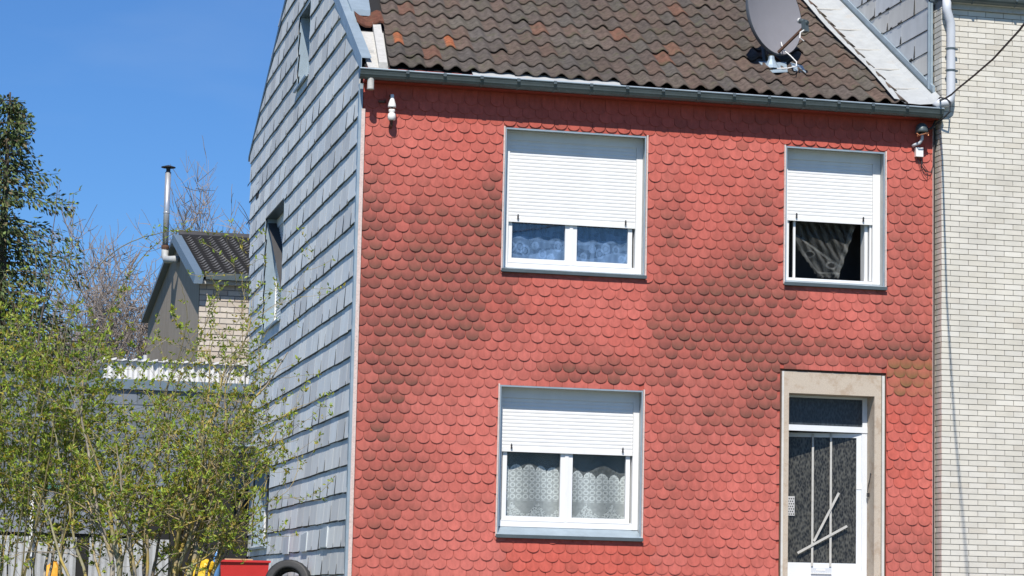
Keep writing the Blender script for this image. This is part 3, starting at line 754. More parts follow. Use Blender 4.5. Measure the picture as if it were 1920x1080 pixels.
for i in range(16):
    x = .50+i*.4705
    if x > 7.5: break
    m = MB()
    for j in range(2, len(arc)-1):
        (ya, za), (yb, zb2) = arc[j], arc[j+1]; c0 = Vector((0, ya-cy, za-cz)).normalized()*.006; c1 = Vector((0, yb-cy, zb2-cz)).normalized()*.006
        m.face([(x-.014,ya+c0.y,za+c0.z),(x+.014,ya+c0.y,za+c0.z),(x+.014,yb+c1.y,zb2+c1.z),(x-.014,yb+c1.y,zb2+c1.z)])
    m.box(x-.020, x+.020, cy-R-.024, cy-R-.012, cz-.035, cz+.004)
    m.build('gutter_bracket', M['gutter'] , gt)
m = MB(); m.lathe((.055,-.262,6.60), [(.042,0),(.046,.005),(.042,.02),(.042,.14)], 16); m.lathe((.055,-.262,6.60), [(.0,.004),(.042,.0)], 16); m.build('outlet_stub', M['offwhite'], gt, smooth=True)

# ---------------------------------------------------------------- satellite dish on the roof
sd = thing('satellite_dish', 'large grey satellite dish on a short pole standing on the brown tiled roof', 'satellite dish')
Cn = Vector((5.64, .72, 8.20)); n = Vector((.42, -.89, .14)).normalized()
up = (Vector((0,0,1))-n*n.z).normalized(); rt_ = up.cross(n).normalized()
m = MB(); A, B = .485, .56; NR, NA = 8, 48; dep = .085
for s_, off_ in ((1, 0), (-1, -.012)):
    base = len(m.v)
    for i in range(NR+1):
        q = i/NR
        for k in range(NA):
            a = 2*math.pi*k/NA
            m.v.append(tuple(Cn + rt_*(A*q*math.cos(a)) + up*(B*q*math.sin(a)) - n*(dep*(1-q*q)) + n*off_)); m.c.append((1,1,1,1))
    for i in range(NR):
        for k in range(NA):
            a = base+i*NA+k; b_ = base+i*NA+(k+1) % NA; m.f.append((a, b_, b_+NA, a+NA) if s_ > 0 else (a, a+NA, b_+NA, b_))
m.build('reflector', M['dish'], sd, smooth=True)
m = MB(); ring = [Cn + rt_*(A*1.005*math.cos(2*math.pi*k/NA)) + up*(B*1.005*math.sin(2*math.pi*k/NA)) - n*.018 for k in range(NA+1)]
base = 0
for k in range(NA+1):
    p = ring[k]; o = (p-Cn); o = o.normalized()
    for q in (p+n*.022, p+o*.010+n*.010, p+o*.006-n*.028): m.v.append(tuple(q)); m.c.append((1,1,1,1))
for k in range(NA):
    for j in range(2): a = k*3+j; m.f.append((a, a+1, a+4, a+3))
m.build('rim', M['dishback'], sd, smooth=True)
low = Cn - up*(B-.02); lnb = Cn + n*.50 - up*.27 + rt_*.02
m = MB(); m.bar(low-n*.03, lnb-up*.06, .030, .030, up=tuple(up)); m.build('feed_arm', M['rust'], sd)
m = MB(); d_ = (Cn-lnb).normalized(); m.lathe(lnb, [(.0,.10),(.034,.10),(.036,.03),(.026,.02),(.026,-.06),(.0,-.06)], 14, axis=tuple(d_)); 
m.bar(lnb-up*.14, lnb+up*.02, .06, .07, up=tuple(n)); m.build('receiver', M['gutter'], sd, smooth=False)
m = MB(); m.lathe(lnb+d_*.10, [(.0,.012),(.036,.010),(.038,-.02)], 14, axis=tuple(d_)); m.build('receiver_cap', M['porcelain'], sd, smooth=True)
m = MB(); m.tube([lnb-up*.10, lnb-up*.16-rt_*.10, lnb-up*.24-rt_*.12, lnb-up*.27-rt_*.05], .009, 5); m.build('receiver_lead', M['porcelain'], sd)
m = MB(); px_, py_ = 5.60, .95; m.tube([(px_-.05, py_-.08, rz(py_)-.05), (px_-.05, py_, rz(py_)+.35), (px_, py_, 8.05)], .032, 10); m.bar((px_,py_,8.0), Cn-n*.17, .10, .10); m.build('pole', M['dishback'], sd)
m = MB(); m.box(px_-.01, px_+.07, py_-.12, py_-.04, 7.60, 7.68); m.build('pole_clamp', M['card'], sd)
m = MB(); y_ = .42
m.lathe((5.56, .62, rz(.62)+.02), [(.13,0),(.09,.05),(.045,.13),(.035,.18)], 10)
m.hexa([(5.46,.46,rz(.46)+.03),(5.72,.43,rz(.43)+.07),(5.80,.72,rz(.72)+.08),(5.42,.74,rz(.74)+.06),(5.46,.46,rz(.46)+.045),(5.72,.43,rz(.43)+.085),(5.80,.72,rz(.72)+.095),(5.42,.74,rz(.74)+.075)])
m.hexa([(5.83,.50,rz(.5)+.07),(6.00,.50,rz(.5)+.05),(6.02,.70,rz(.7)+.06),(5.85,.70,rz(.7)+.09),(5.83,.50,rz(.5)+.085),(6.00,.50,rz(.5)+.065),(6.02,.70,rz(.7)+.075),(5.85,.70,rz(.7)+.105)])
m.build('pole_flashing', M['zinc'], sd)
m = MB(); m.tube([(5.72,.70,7.82),(5.72,.62,7.70),(5.78,.50,7.60),(5.84,.42,7.50),(5.80,.32,7.42),(5.66,.26,7.37),(5.52,.28,7.36)], .008, 6); m.build('coax_cable', M['porcelain'], sd, smooth=True)

# ---------------------------------------------------------------- fittings on the facade
it = thing('wall_insulator', 'pair of white porcelain insulators on the red wall under the left gutter end', 'insulator')
m = MB(); m.lathe((.355,-.12,6.415), [(0,.175),(.022,.17),(.024,.13),(.030,.105),(.046,.05),(.052,.02),(.050,.0),(.02,.01)], 16); m.build('upper_bell', M['porcelain'], it, smooth=True)
m = MB(); m.lathe((.355,-.12,6.255), [(.03,0),(.048,.01),(.052,.05),(.046,.085),(.03,.10),(.042,.115),(.040,.14),(0,.145)], 16); m.build('lower_bell', M['porcelain'], it, smooth=True)
m = MB(); m.tube([(.355,-.12,6.42),(.352,-.12,6.385)], .012, 6); m.tube([(.355,-.12,6.262),(.36,-.10,6.20),(.36,-.02,6.18)], .016, 6); m.tube([(.355,-.12,6.57),(.34,-.03,6.585)], .012, 6); m.box(.20,.285,-.05,-.022,6.49,6.515); m.box(.275,.285,-.05,-.03,6.49,6.54); build_split(m, 'iron_bracket', M['rust'], it)
hd = thing('cable_entry_head', 'grey domed cable head above a white box at the top right corner', 'cable fitting')
m = MB(); m.lathe((7.375,-.13,6.545), [(0,.135),(.03,.132),(.06,.11),(.08,.075),(.085,.03),(.084,0),(.05,.012)], 20); m.build('dome', M['gutter'], hd, smooth=True)
m = MB(); m.tube([(7.29,-.17,6.53),(7.31,-.2,6.50),(7.36,-.21,6.515),(7.40,-.21,6.53),(7.45,-.18,6.54)], .008, 5); m.tube([(7.31,-.16,6.52),(7.30,-.18,6.49)], .010, 5); m.tube([(7.43,-.16,6.54),(7.45,-.18,6.51)], .010, 5); m.build('wire_ends', M['copper'], hd)
m = MB(); m.tube([(7.385,-.12,6.55),(7.385,-.12,6.47),(7.36,-.10,6.42),(7.31,-.06,6.40),(7.29,-.03,6.385)], .021, 8); m.build('bent_tube', M['pipe'], hd, smooth=True)
m = MB(); m.box(7.320,7.420,-.075,-.020,6.245,6.365); m.build('junction_box', M['porcelain'], hd)
R_ = random.Random(2)
m = MB()
m.tube([(7.40,-.03,6.25),(7.42,-.035,6.12),(7.47,-.04,6.06),(7.54,-.04,6.05),(7.575,-.04,6.15),(7.58,-.04,6.45),(7.58,-.06,6.62)], .007, 5)
m.tube([(7.35,-.03,6.25),(7.38,-.04,6.16),(7.44,-.045,6.02),(7.49,-.04,5.97),(7.50,-.04,6.06),(7.43,-.04,6.15),(7.40,-.03,6.24)], .005, 5)
m.tube([(7.45,-.13,6.60),(7.52,-.12,6.62),(7.56,-.10,6.70),(7.60,-.12,6.78)], .012, 6)
build_split(m, 'thin_leads', M['black'], hd)
# overhead cable
ca = [(7.575,-.22,6.97),(7.451,-.74,6.896),(7.27,-1.36,6.81),(7.075,-2.02,6.74),(6.777,-3.22,6.645),(6.56,-4.24,6.607),(6.25,-5.6,6.60),(5.8,-7.5,6.64),(5.0,-11,6.8),(4.1,-15,7.1)]
m = MB(); m.tube(ca, .013, 6); o = m.build('overhead_cable', M['black']); tag(o, 'thin black cable rising from the right gutter end across the cream brick wall', 'cable')
m = MB(); m.tube([(7.575,-.22,6.97),(7.52,-.25,6.94),(7.56,-.3,7.0),(7.64,-.33,6.98),(7.68,-.36,6.93),(7.66,-.38,6.80),(7.60,-.30,6.72),(7.55,-.16,6.66),(7.50,-.12,6.62)], .011, 6); m.build('cable_tail', M['black'], o)
# ---------------------------------------------------------------- neighbour of cream brick
nb = thing('brick_house', 'neighbouring house of cream brick with grey slated side wall at the right edge', 'house')
NX, NY, NTOP, NXE = 7.625, -.20, 8.235, 15.0
m = MB(); m.box(NX+.012, NXE, NY+.010, 10, GZ-.2, NTOP+.1); 
m.build('mortar_wall', M['mortar'], nb)
m = MB(); rb = random.Random(8); CH = .0722; BW = .250
rowi = 0; z = GZ
while z < NTOP-.02:
    off = 0 if rowi % 2 else BW/2
    x = NX-BW+off
    while x < 11.0:
        xa, xb = max(x, NX), x+BW-.009
        if xb-xa > .03:
            t = rb.random(); c = mixc((.60,.57,.495), (.645,.62,.555), t); k = rb.uniform(.95, 1.04); c = tuple(v*k for v in c)
            if rb.random() < .03: c = mixc(c, (.55,.50,.42), .4)
            d = rb.uniform(0, .0025)
            m.box(xa-(.0 if xa > NX else rb.uniform(0,.004)), xb, NY-d, NY+.05, z+.004, min(z+CH-.0045, NTOP), (*c, 1))
            if xa == NX:   # return of the corner
                m.box(NX-rb.uniform(.001,.005), NX+.03, NY+.051, NY+.051+(.25 if rowi % 2 else .14), z+.005, min(z+CH-.006, NTOP), tuple(v*.97 for v in c))
                if rowi % 2 == 0: m.box(NX-rb.uniform(.001,.005), NX+.03, NY+.199, .06, z+.005, min(z+CH-.006, NTOP), c)
        x += BW
    z += CH; rowi += 1
m.build('brickwork', M['brick'], nb)
# slated side wall above the neighbour's roof
NS = .80
def nclip(poly):
    poly = clip(poly, (-RS, 1), RZ+.10)
    if poly: poly = clip(poly, (NS, -1), -(8.35-.0+NS*.2))
    return poly
m = MB(); p = nclip([(.05,6.5),(9,6.5),(9,15),(.05,15)]); m.face([(7.60,q[0],q[1]) for q in p]); p2 = [(NX+.02,.05,GZ),(NX+.02,9.9,GZ),(NX+.02,9.9,12)]; m.build('side_wall', M['dark'], nb)
def ncol(rng, y, z):
    c = mixc((.50,.53,.55), (.56,.58,.59), rng.random())
    if rng.random() < .3: c = mixc(c, (.55,.53,.48), .6)
    k = rng.uniform(.93, 1.05); return tuple(v*k for v in c)
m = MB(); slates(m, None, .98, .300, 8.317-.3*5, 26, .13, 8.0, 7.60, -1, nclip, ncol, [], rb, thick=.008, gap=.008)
for r in range(14):
    z0 = 8.317-.3*5+.3*r
    for k in range(7):
        y = .13-(.49 if r % 2 else 0)+.98*k
        if y < .2 or z0 < RZ+RS*y+.13: continue
        h_ = rb.uniform(.08, .30); wd = rb.uniform(.012, .035)
        m.face([(7.570,y-wd,z0),(7.570,y+wd,z0),(7.578,y+wd*.3,z0+h_),(7.578,y-wd*.3,z0+h_)], MOSS)
        for q in range(3):
            yy = y+rb.uniform(.05,.9); w2 = rb.uniform(.02,.08); m.face([(7.5695,yy-w2,z0-.012),(7.5695,yy+w2,z0-.012),(7.5695,yy+w2*.8,z0+.012),(7.5695,yy-w2*.7,z0+rb.uniform(.01,.03))], MOSS)
m.build('slate_siding', M['slate'], nb)
m = MB(); m.box(7.565, 7.60, .035, .125, 6.98, 8.36); m.box(7.545, 7.565, .060, .085, 6.98, 8.36); m.hexa([(7.56,.02,8.36),(7.62,.02,8.36),(7.62,1.2,9.3),(7.56,1.2,9.3),(7.56,-.02,8.43),(7.62,-.02,8.43),(7.62,1.2,9.40),(7.56,1.2,9.40)]); m.build('edge_flashing', M['zinc'], nb)
m = MB()
m.hexa([(7.56,-.30,8.42),(NXE,-.30,8.42),(NXE,5,12.66),(7.56,5,12.66),(7.56,-.30,8.50),(NXE,-.30,8.50),(NXE,5,12.74),(7.56,5,12.74)]); m.hexa([(7.56,5,12.66),(NXE,5,12.66),(NXE,10.3,8.4),(7.56,10.3,8.4),(7.56,5,12.74),(NXE,5,12.74),(NXE,10.3,8.5),(7.56,10.3,8.5)])
m.build('roof', M['fartile'], nb)
m = MB(); m.box(7.66, NXE, -.235, -.19, 8.215, 8.285); m.box(7.64, NXE, -.30, -.19, 8.285, 8.40); m.build('eaves_board', M['offwhite'], nb)
m = MB(); cy, cz, R = -.315, 8.385, .075
arc2 = [(cy-R*math.cos(math.pi*k/10), cz-R*math.sin(math.pi*k/10)*1.3) for k in range(11)]
for i in range(10):
    (ya, za), (yb, zb2) = arc2[i], arc2[i+1]; m.face([(7.62,ya,za),(NXE,ya,za),(NXE,yb,zb2),(7.62,yb,zb2)])
m.face([(7.62,y,z) for y, z in arc2])
m.tube([(7.62,cy-R,cz),(NXE,cy-R,cz)], .010, 6)
g2 = m.build('gutter', M['gutter'], nb)
for i in range(6):
    m = MB(); x = 8.0+i*.6; m.box(x-.015, x+.015, cy-R-.012, cy-R-.002, cz-.05, cz+.005); m.tube([(x,cy-R*.75,cz-.07),(x,cy,cz-.105)], .012, 5); m.build('gutter_bracket', M['gutter'], g2)
m = MB(); m.tube([(7.655,-.30,8.36),(7.655,-.30,8.18),(7.665,-.30,8.14),(7.705,-.29,8.03),(7.718,-.285,7.98),(7.718,-.285,7.05),(7.705,-.285,6.975),(7.66,-.285,6.935),(7.56,-.285,6.925),(7.50,-.285,6.87)], .058, 14); dp = m.build('downpipe', M['pipe'], nb, smooth=True)
for z in (7.66, 7.37):
    m = MB(); m.lathe((7.718,-.285,z), [(.060,-.012),(.064,-.012),(.064,.012),(.060,.012)], 16); m.box(7.775,7.81,-.30,-.27,z-.012,z+.012); m.box(7.625+.02,7.66,-.30,-.27,z-.01,z+.01); m.tube([(7.79,-.28,z),(7.79,-.19,z)], .008, 5); m.build('pipe_clip', M['gutter'], dp)

# ---------------------------------------------------------------- yard buildings at the left
ax = thing('lean_to', 'low flat-roofed annex clad in dark grey slates, half hidden behind the green shrubs', 'annex')
m = MB(); m.box(-4.0, -.03, 9.98, 13.6, GZ-.2, 3.60); m.build('wall', M['dark'], ax)
m = MB(); r_ = random.Random(5)
for i in range(6):
    z0 = 2.05+i*.262; x = -3.99-(.3 if i % 2 else 0)
    while x < -.05:
        xa, xb = max(x, -3.99), min(x+.60, -.04)
        if xb-xa > .02:
            k = r_.uniform(.85, 1.15); c = (.13*k, .155*k, .19*k)
            m.hexa([(xa,9.952,z0),(xb-.006,9.952,z0),(xb-.006,9.968,z0),(xa,9.968,z0),(xa,9.962,z0+.285),(xb-.006,9.962,z0+.285),(xb-.006,9.978,z0+.285),(xa,9.978,z0+.285)], (*c, 1))
        x += .60
m.build('slate_fascia', M['slate'], ax)
m = MB(); m.box(-4.05, -.03, 9.90, 9.95, 3.60, 3.74); m.box(-4.05, -.03, 9.90, 13.7, 3.74, 3.76); m.build('roof_edge', M['trimblue'], ax)
m = MB(); m.box(-3.55, -2.0, 9.90, 9.95, 1.975, 2.035); m.box(-1.55, -.95, 9.90, 9.95, 1.975, 2.035); build_split(m, 'green_rail', M['green'], ax)
m = MB()
for i in range(7):
    xa = -3.98+i*.55
    if i == 4: continue
    m.box(xa, xa+.54, 9.93, 9.975, 1.28, 1.965)
build_split(m, 'grey_panel', M['panel'], ax)
m = MB(); x = -3.95
while x < -1.25:
    if not (-2.75 < x < -2.55): 
        m.face([(x,9.95,GZ),(x+.05,9.92,GZ),(x+.05,9.92,1.22),(x,9.95,1.22)]); m.face([(x+.05,9.92,GZ),(x+.1,9.95,GZ),(x+.1,9.95,1.22),(x+.05,9.92,1.22)])
    x += .1
m.build('corrugated_sheet', M['sheet'], ax)
m = MB(); m.box(-3.50, -3.445, 9.80, 9.85, .9, 1.99); m.build('white_post', M['white'], ax)
m = MB(); m.box(-.55, -.06, 8.95, 9.90, 2.695, 2.725); cn = m.build('canopy', M['zinc'], ax)
m = MB(); m.box(-1.3, -.06, 9.90, 9.945, .3, 2.0); m.build('dark_doorway', M['dark'], ax)
ws = thing('white_shed', 'white corrugated shed rising behind the flat grey annex roof', 'shed')
m = MB(); x = -2.2
while x < .9:
    m.face([(x,13.98,GZ),(x+.045,13.94,GZ),(x+.045,13.94,4.42),(x,13.98,4.42)]); m.face([(x+.045,13.94,GZ),(x+.09,13.98,GZ),(x+.09,13.98,4.42),(x+.045,13.94,4.42)]); x += .09
m.box(-2.19, 3.0, 13.985, 17, GZ, 4.41); m.build('corrugated_wall', M['shedwhite'], ws)
m = MB(); x = -2.26
while x < 1.0:
    m.hexa([(x,13.86,4.415),(x+.09,13.86,4.44),(x+.09,17.1,4.58),(x,17.1,4.56),(x,13.86,4.45),(x+.09,13.86,4.475),(x+.09,17.1,4.62),(x,17.1,4.60)]); x += .18
m.box(-2.2, 3.0, 13.9, 17.05, 4.425, 4.437); m.build('roof_sheet', M['shedwhite'], ws)

fh = thing('rear_house', 'small house with rough brown gable and pale brick front seen above the yard', 'house')
FX, FY = .204, 22.0; FE = 7.06; FRY, FRZ = 27.4, 8.62
m = MB(); m.face([(FX,FY,GZ),(FX,35.6,GZ),(FX,35.6,7.55),(FX,FRY,FRZ-.08),(FX,FY,FE-.02)]); m.face([(FX,35.6,GZ),(9,35.6,GZ),(9,35.6,7.5),(FX,35.6,7.5)]); m.build('gable_wall', M['render'], fh)
m = MB(); m.face([(FX+.01,FY+.01,GZ),(9,FY+.01,GZ),(9,FY+.01,FE),(FX+.01,FY+.01,FE)]); m.build('mortar_wall', M['mortar'], fh)
m = MB(); z = 2.0; k = 0
while z < FE-.03:
    x = FX-(0 if k % 2 else .15)
    while x < 3.2:
        xa, xb = max(x, FX), x+.29
        t = r_.random(); c = mixc((.50,.42,.34), (.58,.52,.44), t); q = r_.uniform(.88, 1.08)
        if xb-xa > .03: m.box(xa+.008, xb, FY-.01, FY+.02, z+.008, z+.107, (c[0]*q, c[1]*q, c[2]*q, 1))
        x += .30
    z += .119; k += 1
m.build('brickwork', M['brick2'], fh)
m = MB(); m.face([(FX-.1,FY-.2,FE-.06),(9,FY-.2,FE-.06),(9,FRY,FRZ-.02),(FX-.1,FRY,FRZ-.02)]); m.face([(FX-.1,FRY,FRZ-.02),(9,FRY,FRZ-.02),(9,36,7.5),(FX-.1,36,7.5)])
frf = m.build('roof', M['dark'], fh)
m = MB(); ns = 18; sl_ = (FRZ-FE+.03)/(FRY-FY+.2)
for i in range(ns):
    ya = FY-.25+i*(FRY-FY+.25)/ns; yb = ya+(FRY-FY+.25)/ns+.05; x = FX+.05
    while x < 3.0:
        q = r_.uniform(.7, 1.25); c = (.12*q, .12*q, .12*q, 1)
        za = FE-.05+(ya-FY+.2)*sl_+.085; zb2 = FE-.05+(yb-FY+.2)*sl_+.035
        prof = [(0,.0),(.07,-.03),(.13,-.02),(.19,.03),(.25,.0)]
        for j in range(4):
            (a, h0), (b_, h1) = prof[j], prof[j+1]
            m.face([(x+a,ya,za+h0),(x+b_,ya,za+h1),(x+b_,yb,zb2+h1),(x+a,yb,zb2+h0)], c); m.face([(x+a,ya,za+h0-.04),(x+b_,ya,za+h1-.04),(x+b_,ya,za+h1),(x+a,ya,za+h0)], (.01,.01,.012,1))
        x += .25
m.build('roof_tiles', M['fartile'], frf)
m = MB(); m.tube([(FX,FRY,FRZ+.06),(9,FRY,FRZ+.06)], .10, 8, col=(.05,.05,.055,1)); m.build('ridge_tiles', M['fartile'], frf)
m = MB()
for (ya, za, yb, zb2) in ((FY-.35, FE-.10, FRY, FRZ), (FRY, FRZ, 35.9, 7.62)):
    m.hexa([(FX-.16,ya,za-.13),(FX+.02,ya,za-.13),(FX+.02,yb,zb2-.13),(FX-.16,yb,zb2-.13),(FX-.13,ya,za+.06),(FX+.05,ya,za+.06),(FX+.05,yb,zb2+.06),(FX-.13,yb,zb2+.06)])
m.build('barge_board', M['trimblue'], fh)
m = MB(); m.box(FX+.1, 9, FY-.30, FY-.16, FE-.12, FE+.02); m.build('gutter', M['gutter'], fh)
m = MB(); m.box(FX-.08, 9, FY-.16, FY-.012, FE-.20, FE-.12); m.build('eaves_board', M['offwhite'], fh)
m = MB(); m.tube([(FX-.03,35.5,2.0),(FX-.03,35.5,6.6)], .07, 8); m.build('rain_pipe', M['pipe'], fh)
m = MB(); m.tube([(.15,26.9,8.03),(.02,27.1,8.04),(-.05,27.6,8.10),(-.06,27.9,8.22),(-.06,27.9,8.45)], .085, 12); fl = m.build('flue_elbow', M['zincpale'], fh, smooth=True)
m = MB(); m.tube([(-.06,27.9,8.45),(-.06,27.9,10.22)], .070, 14); m.lathe((-.06,27.9,9.25), [(.074,-.02),(.08,0),(.074,.02)], 14); m.build('flue_pipe', M['steel'], fh, smooth=True)
m = MB(); m.lathe((-.06,27.9,10.34), [(0,.05),(.17,-.0),(.17,-.015),(0,-.01)], 14); m.lathe((-.06,27.9,10.2), [(.05,0),(.05,.14)], 8); m.build('flue_cap', M['black'], fh)
m = MB(); m.lathe((-.06,27.9,8.43), [(.086,-.05),(.094,0),(.086,.05)], 14); m.build('flue_collar', M['rust'], fl)

# ---------------------------------------------------------------- things by the wall
ty = thing('old_tyre', 'worn black tyre leaning against the slate side wall near the corner', 'tyre')
m = MB(); base = 0; c0 = Vector((-.33, 2.9, .525)); ax_ = Vector((-.42, -.86, .26)).normalized(); a1 = ax_.orthogonal().normalized(); a2 = ax_.cross(a1)
NU, NV_ = 56, 16
for i in range(NU):
    a = 2*math.pi*i/NU; rd = a1*math.cos(a)+a2*math.sin(a)
    for j in range(NV_):
        t = 2*math.pi*j/NV_; rr_ = .255+.075*math.cos(t)*(1 if math.cos(t) > 0 else .9); ww = .105*math.sin(t); ww = max(-.095, min(.095, ww*1.25))
        if abs(ww) < .08 and math.cos(t) > 0 and i % 2: rr_ -= .006
        m.v.append(tuple(c0+rd*rr_+ax_*ww)); m.c.append((1,1,1,1))
for i in range(NU):
    for j in range(NV_):
        i2, j2 = (i+1) % NU, (j+1) % NV_
        if 6 < j < 10: continue
        m.f.append((i*NV_+j, i2*NV_+j, i2*NV_+j2, i*NV_+j2))
m.build('tread', M['black'], ty, smooth=True)
m = MB(); m.lathe(c0, [(.19,-.085),(.20,-.05),(.20,.05),(.19,.085)], 32, axis=tuple(ax_)); m.build('bead', M['dark'], ty)
m = MB(); m.hexa([(-1.0,4.75,GZ),(-.42,4.62,GZ),(-.36,5.1,GZ),(-.94,5.25,GZ),(-1.04,4.70,.82),(-.38,4.56,.82),(-.32,5.12,.82),(-.98,5.28,.82)])
rb_ = thing('red_crate', 'red plastic crate with a tan board on top standing beside the slate side wall', 'crate')
m.build('crate_body', M['redplastic'], rb_)
m = MB(); m.hexa([(-1.06,4.67,.822),(-.36,4.53,.822),(-.30,5.15,.822),(-1.0,5.30,.822),(-1.06,4.67,.850),(-.36,4.53,.850),(-.30,5.15,.850),(-1.0,5.30,.850)]); m.build('crate_rim', M['redplastic'], rb_)
m = MB(); m.hexa([(-.98,4.70,.852),(-.60,4.62,.852),(-.56,5.05,.852),(-.94,5.12,.852),(-.98,4.70,.868),(-.60,4.62,.868),(-.56,5.05,.87),(-.94,5.12,.87)]); m.build('tan_board', M['card'], rb_)
def blob(m, c, r, rng, n1=9, n2=14, amp=.25):
    base = len(m.v)
    for i in range(n1+1):
        ph = math.pi*i/n1
        for j in range(n2):
            th = 2*math.pi*j/n2; q = 1+amp*(rng.random()-.5)
            m.v.append((c[0]+r[0]*math.sin(ph)*math.cos(th)*q, c[1]+r[1]*math.sin(ph)*math.sin(th)*q, max(GZ+.005, c[2]+r[2]*math.cos(ph)*q))); m.c.append((1,1,1,1))
    for i in range(n1):
        for j in range(n2): a = base+i*n2+j; b_ = base+i*n2+(j+1) % n2; m.f.append((a, b_, b_+n2, a+n2))
m = MB(); blob(m, (-1.30, 4.9, .48), (.22, .2, .36), r_); blob(m, (-1.2, 4.82, .76), (.10,.10,.09), r_)
tag(m.build('yellow_sack', M['yellow'], smooth=False), 'crumpled yellow sack to the left of the red crate', 'sack')
m = MB(); blob(m, (-3.4, 3.0, .46), (.13, .12, .28), r_)
tag(m.build('orange_sack', mat('orange_plastic', (.75,.35,.03), .5, noise=.08)), 'small orange sack low down at the far left behind the shrubs', 'sack')
m = MB(); m.lathe((-1.02, 5.4, GZ), [(0,0),(.05,0),(.05,.66),(.025,.74),(.025,.80),(0,.80)], 12); m.build
tag(m.build('blue_canister', M['blue'], smooth=True), 'slim blue canister standing behind the yellow sack', 'canister')

# ---------------------------------------------------------------- vegetation
def rvec(rng, s=1): return Vector((rng.uniform(-s, s), rng.uniform(-s, s), rng.uniform(-s, s)))
BARKC = [(.27,.235,.18), (.20,.17,.125), (.34,.30,.24), (.28,.26,.16)]
LICH = (.46,.33,.06)
def leaf_cluster(mb, p, rng, n, size, cols, spread=.03):
    for _ in range(n):
        d = rvec(rng); d.z += .5
        if d.length < .1: continue
        d.normalize(); s = d.cross(rvec(rng)); 
        if s.length < .05: continue
        s.normalize(); q = p+rvec(rng, spread); L = size*rng.uniform(.6, 1.25); W = L*.42; c = rng.choice(cols); k = rng.uniform(.7, 1.25); c = (c[0]*k, c[1]*k, c[2]*k, 1)
        up_ = d.cross(s)*L*.12
        mb.face([q, q+d*L*.5+s*W*.5+up_, q+d*L, q+d*L*.5-s*W*.5+up_], c)
LEAFC = [(.25,.36,.035), (.32,.42,.045), (.19,.29,.035), (.38,.45,.06), (.30,.32,.045), (.36,.30,.035)]
def branch(tb, lb, rng, p, d, L, r, lvl, maxl, leafn, size, lich=.25, up=.25, dens=1.0, wander=.35, keepdir=None):
    n = max(3, int(L/.11)); pts = [p.copy()]; cols = []; q = p.copy(); dd = d.normalized(); seg = L/n; rads = [r]
    bc = rng.choice(BARKC)
    for i in range(n):
        dd = (dd + rvec(rng, wander) + Vector((0, 0, up*.3))); 
        if keepdir is not None: dd += keepdir*.5
        dd.normalize(); q = q+dd*seg; pts.append(q.copy()); rads.append(max(.0022, r*(1-.75*(i+1)/n)))
    for i in range(n+1):
        c = bc if rng.random() > lich else mixc(bc, LICH, rng.uniform(.4, .9)); k = rng.uniform(.8, 1.15); cols.append((c[0]*k, c[1]*k, c[2]*k, 1))
    tb.tube(pts, rads, 6 if r > .015 else (4 if r > .006 else 3), col=cols, cap=False)
    if lvl < maxl:
        for i in range(1, n+1):
            if rng.random() < dens*(.55 if lvl == 0 else .62):
                if lvl == 0 and i < n*.22: continue
                t = i/n; cd_ = (dd*.0 + (pts[i]-pts[i-1]).normalized()*.75 + rvec(rng, .9)); 
                if cd_.length < .1: continue
                cd_.normalize()
                branch(tb, lb, rng, pts[i], cd_, L*rng.uniform(.28, .52)*(1.15-.4*t), max(.0028, rads[i]*.6), lvl+1, maxl, leafn, size, lich, up, dens, wander)
    if lvl >= maxl-1:
        for i in range(1, n+1):
            if rng.random() < (.74 if lvl == maxl else .42): leaf_cluster(lb, pts[i], rng, rng.randint(1, leafn), size, LEAFC, .018)
        leaf_cluster(lb, pts[-1], rng, leafn, size, LEAFC, .02)
def shrub(name, label, stems, seed, maxl=2, leafn=4, size=.045, lich=.25, dens=1.0, group=None, wander=.22):
    rng = random.Random(seed); t = thing(name, label, 'shrub', group=group); tb, lb = MB(), MB()
    for (bx, by, tx, ty_, tz, r) in stems:
        a = Vector((bx, by, GZ-.02)); b_ = Vector((tx, ty_, tz)); L = (b_-a).length
        d = (b_-a).normalized(); d0 = Vector((d.x*.6, d.y*.6, d.z+.2)).normalized()
        branch(tb, lb, rng, a, d0, L*1.04, r, 0, maxl, leafn, size, lich, .1, dens, wander, keepdir=d*.9)
    tb.build('branches', M['bark'], t, smooth=True); lb.build('foliage', M['leaf'], t)
    return t
# pixel columns of the photograph are only used here as notes of where each stem stands
rs = random.Random(31)
def fan(n, bx0, bx1, tx0, tx1, tz0, tz1, by, ty_, r0, r1):
    out = []
    for i in range(n):
        t = (i+.5)/n; out.append((lerp(bx0, bx1, t)+rs.uniform(-.12,.12), by+rs.uniform(-.3,.3), lerp(tx0, tx1, t)+rs.uniform(-.15,.15), ty_+rs.uniform(-.6,.6), rs.uniform(tz0, tz1), rs.uniform(r0, r1)))
    return out
shrub('budding_shrub', 'broad budding shrub with many grey stems and small leaves before the dark grey annex', fan(17, -3.3, -2.1, -4.0, -1.5, 1.5, 2.65, -3.0, -3.0, .018, .034), 41, size=.058, dens=1.15, leafn=5, lich=.42)
shrub('young_green_shrub', 'tall young shrub with upright green shoots at the far left edge', fan(13, -4.5, -3.4, -4.6, -3.0, 2.1, 3.0, -2.2, -2.2, .010, .020), 52, size=.060, dens=1.2, leafn=6, lich=.3)
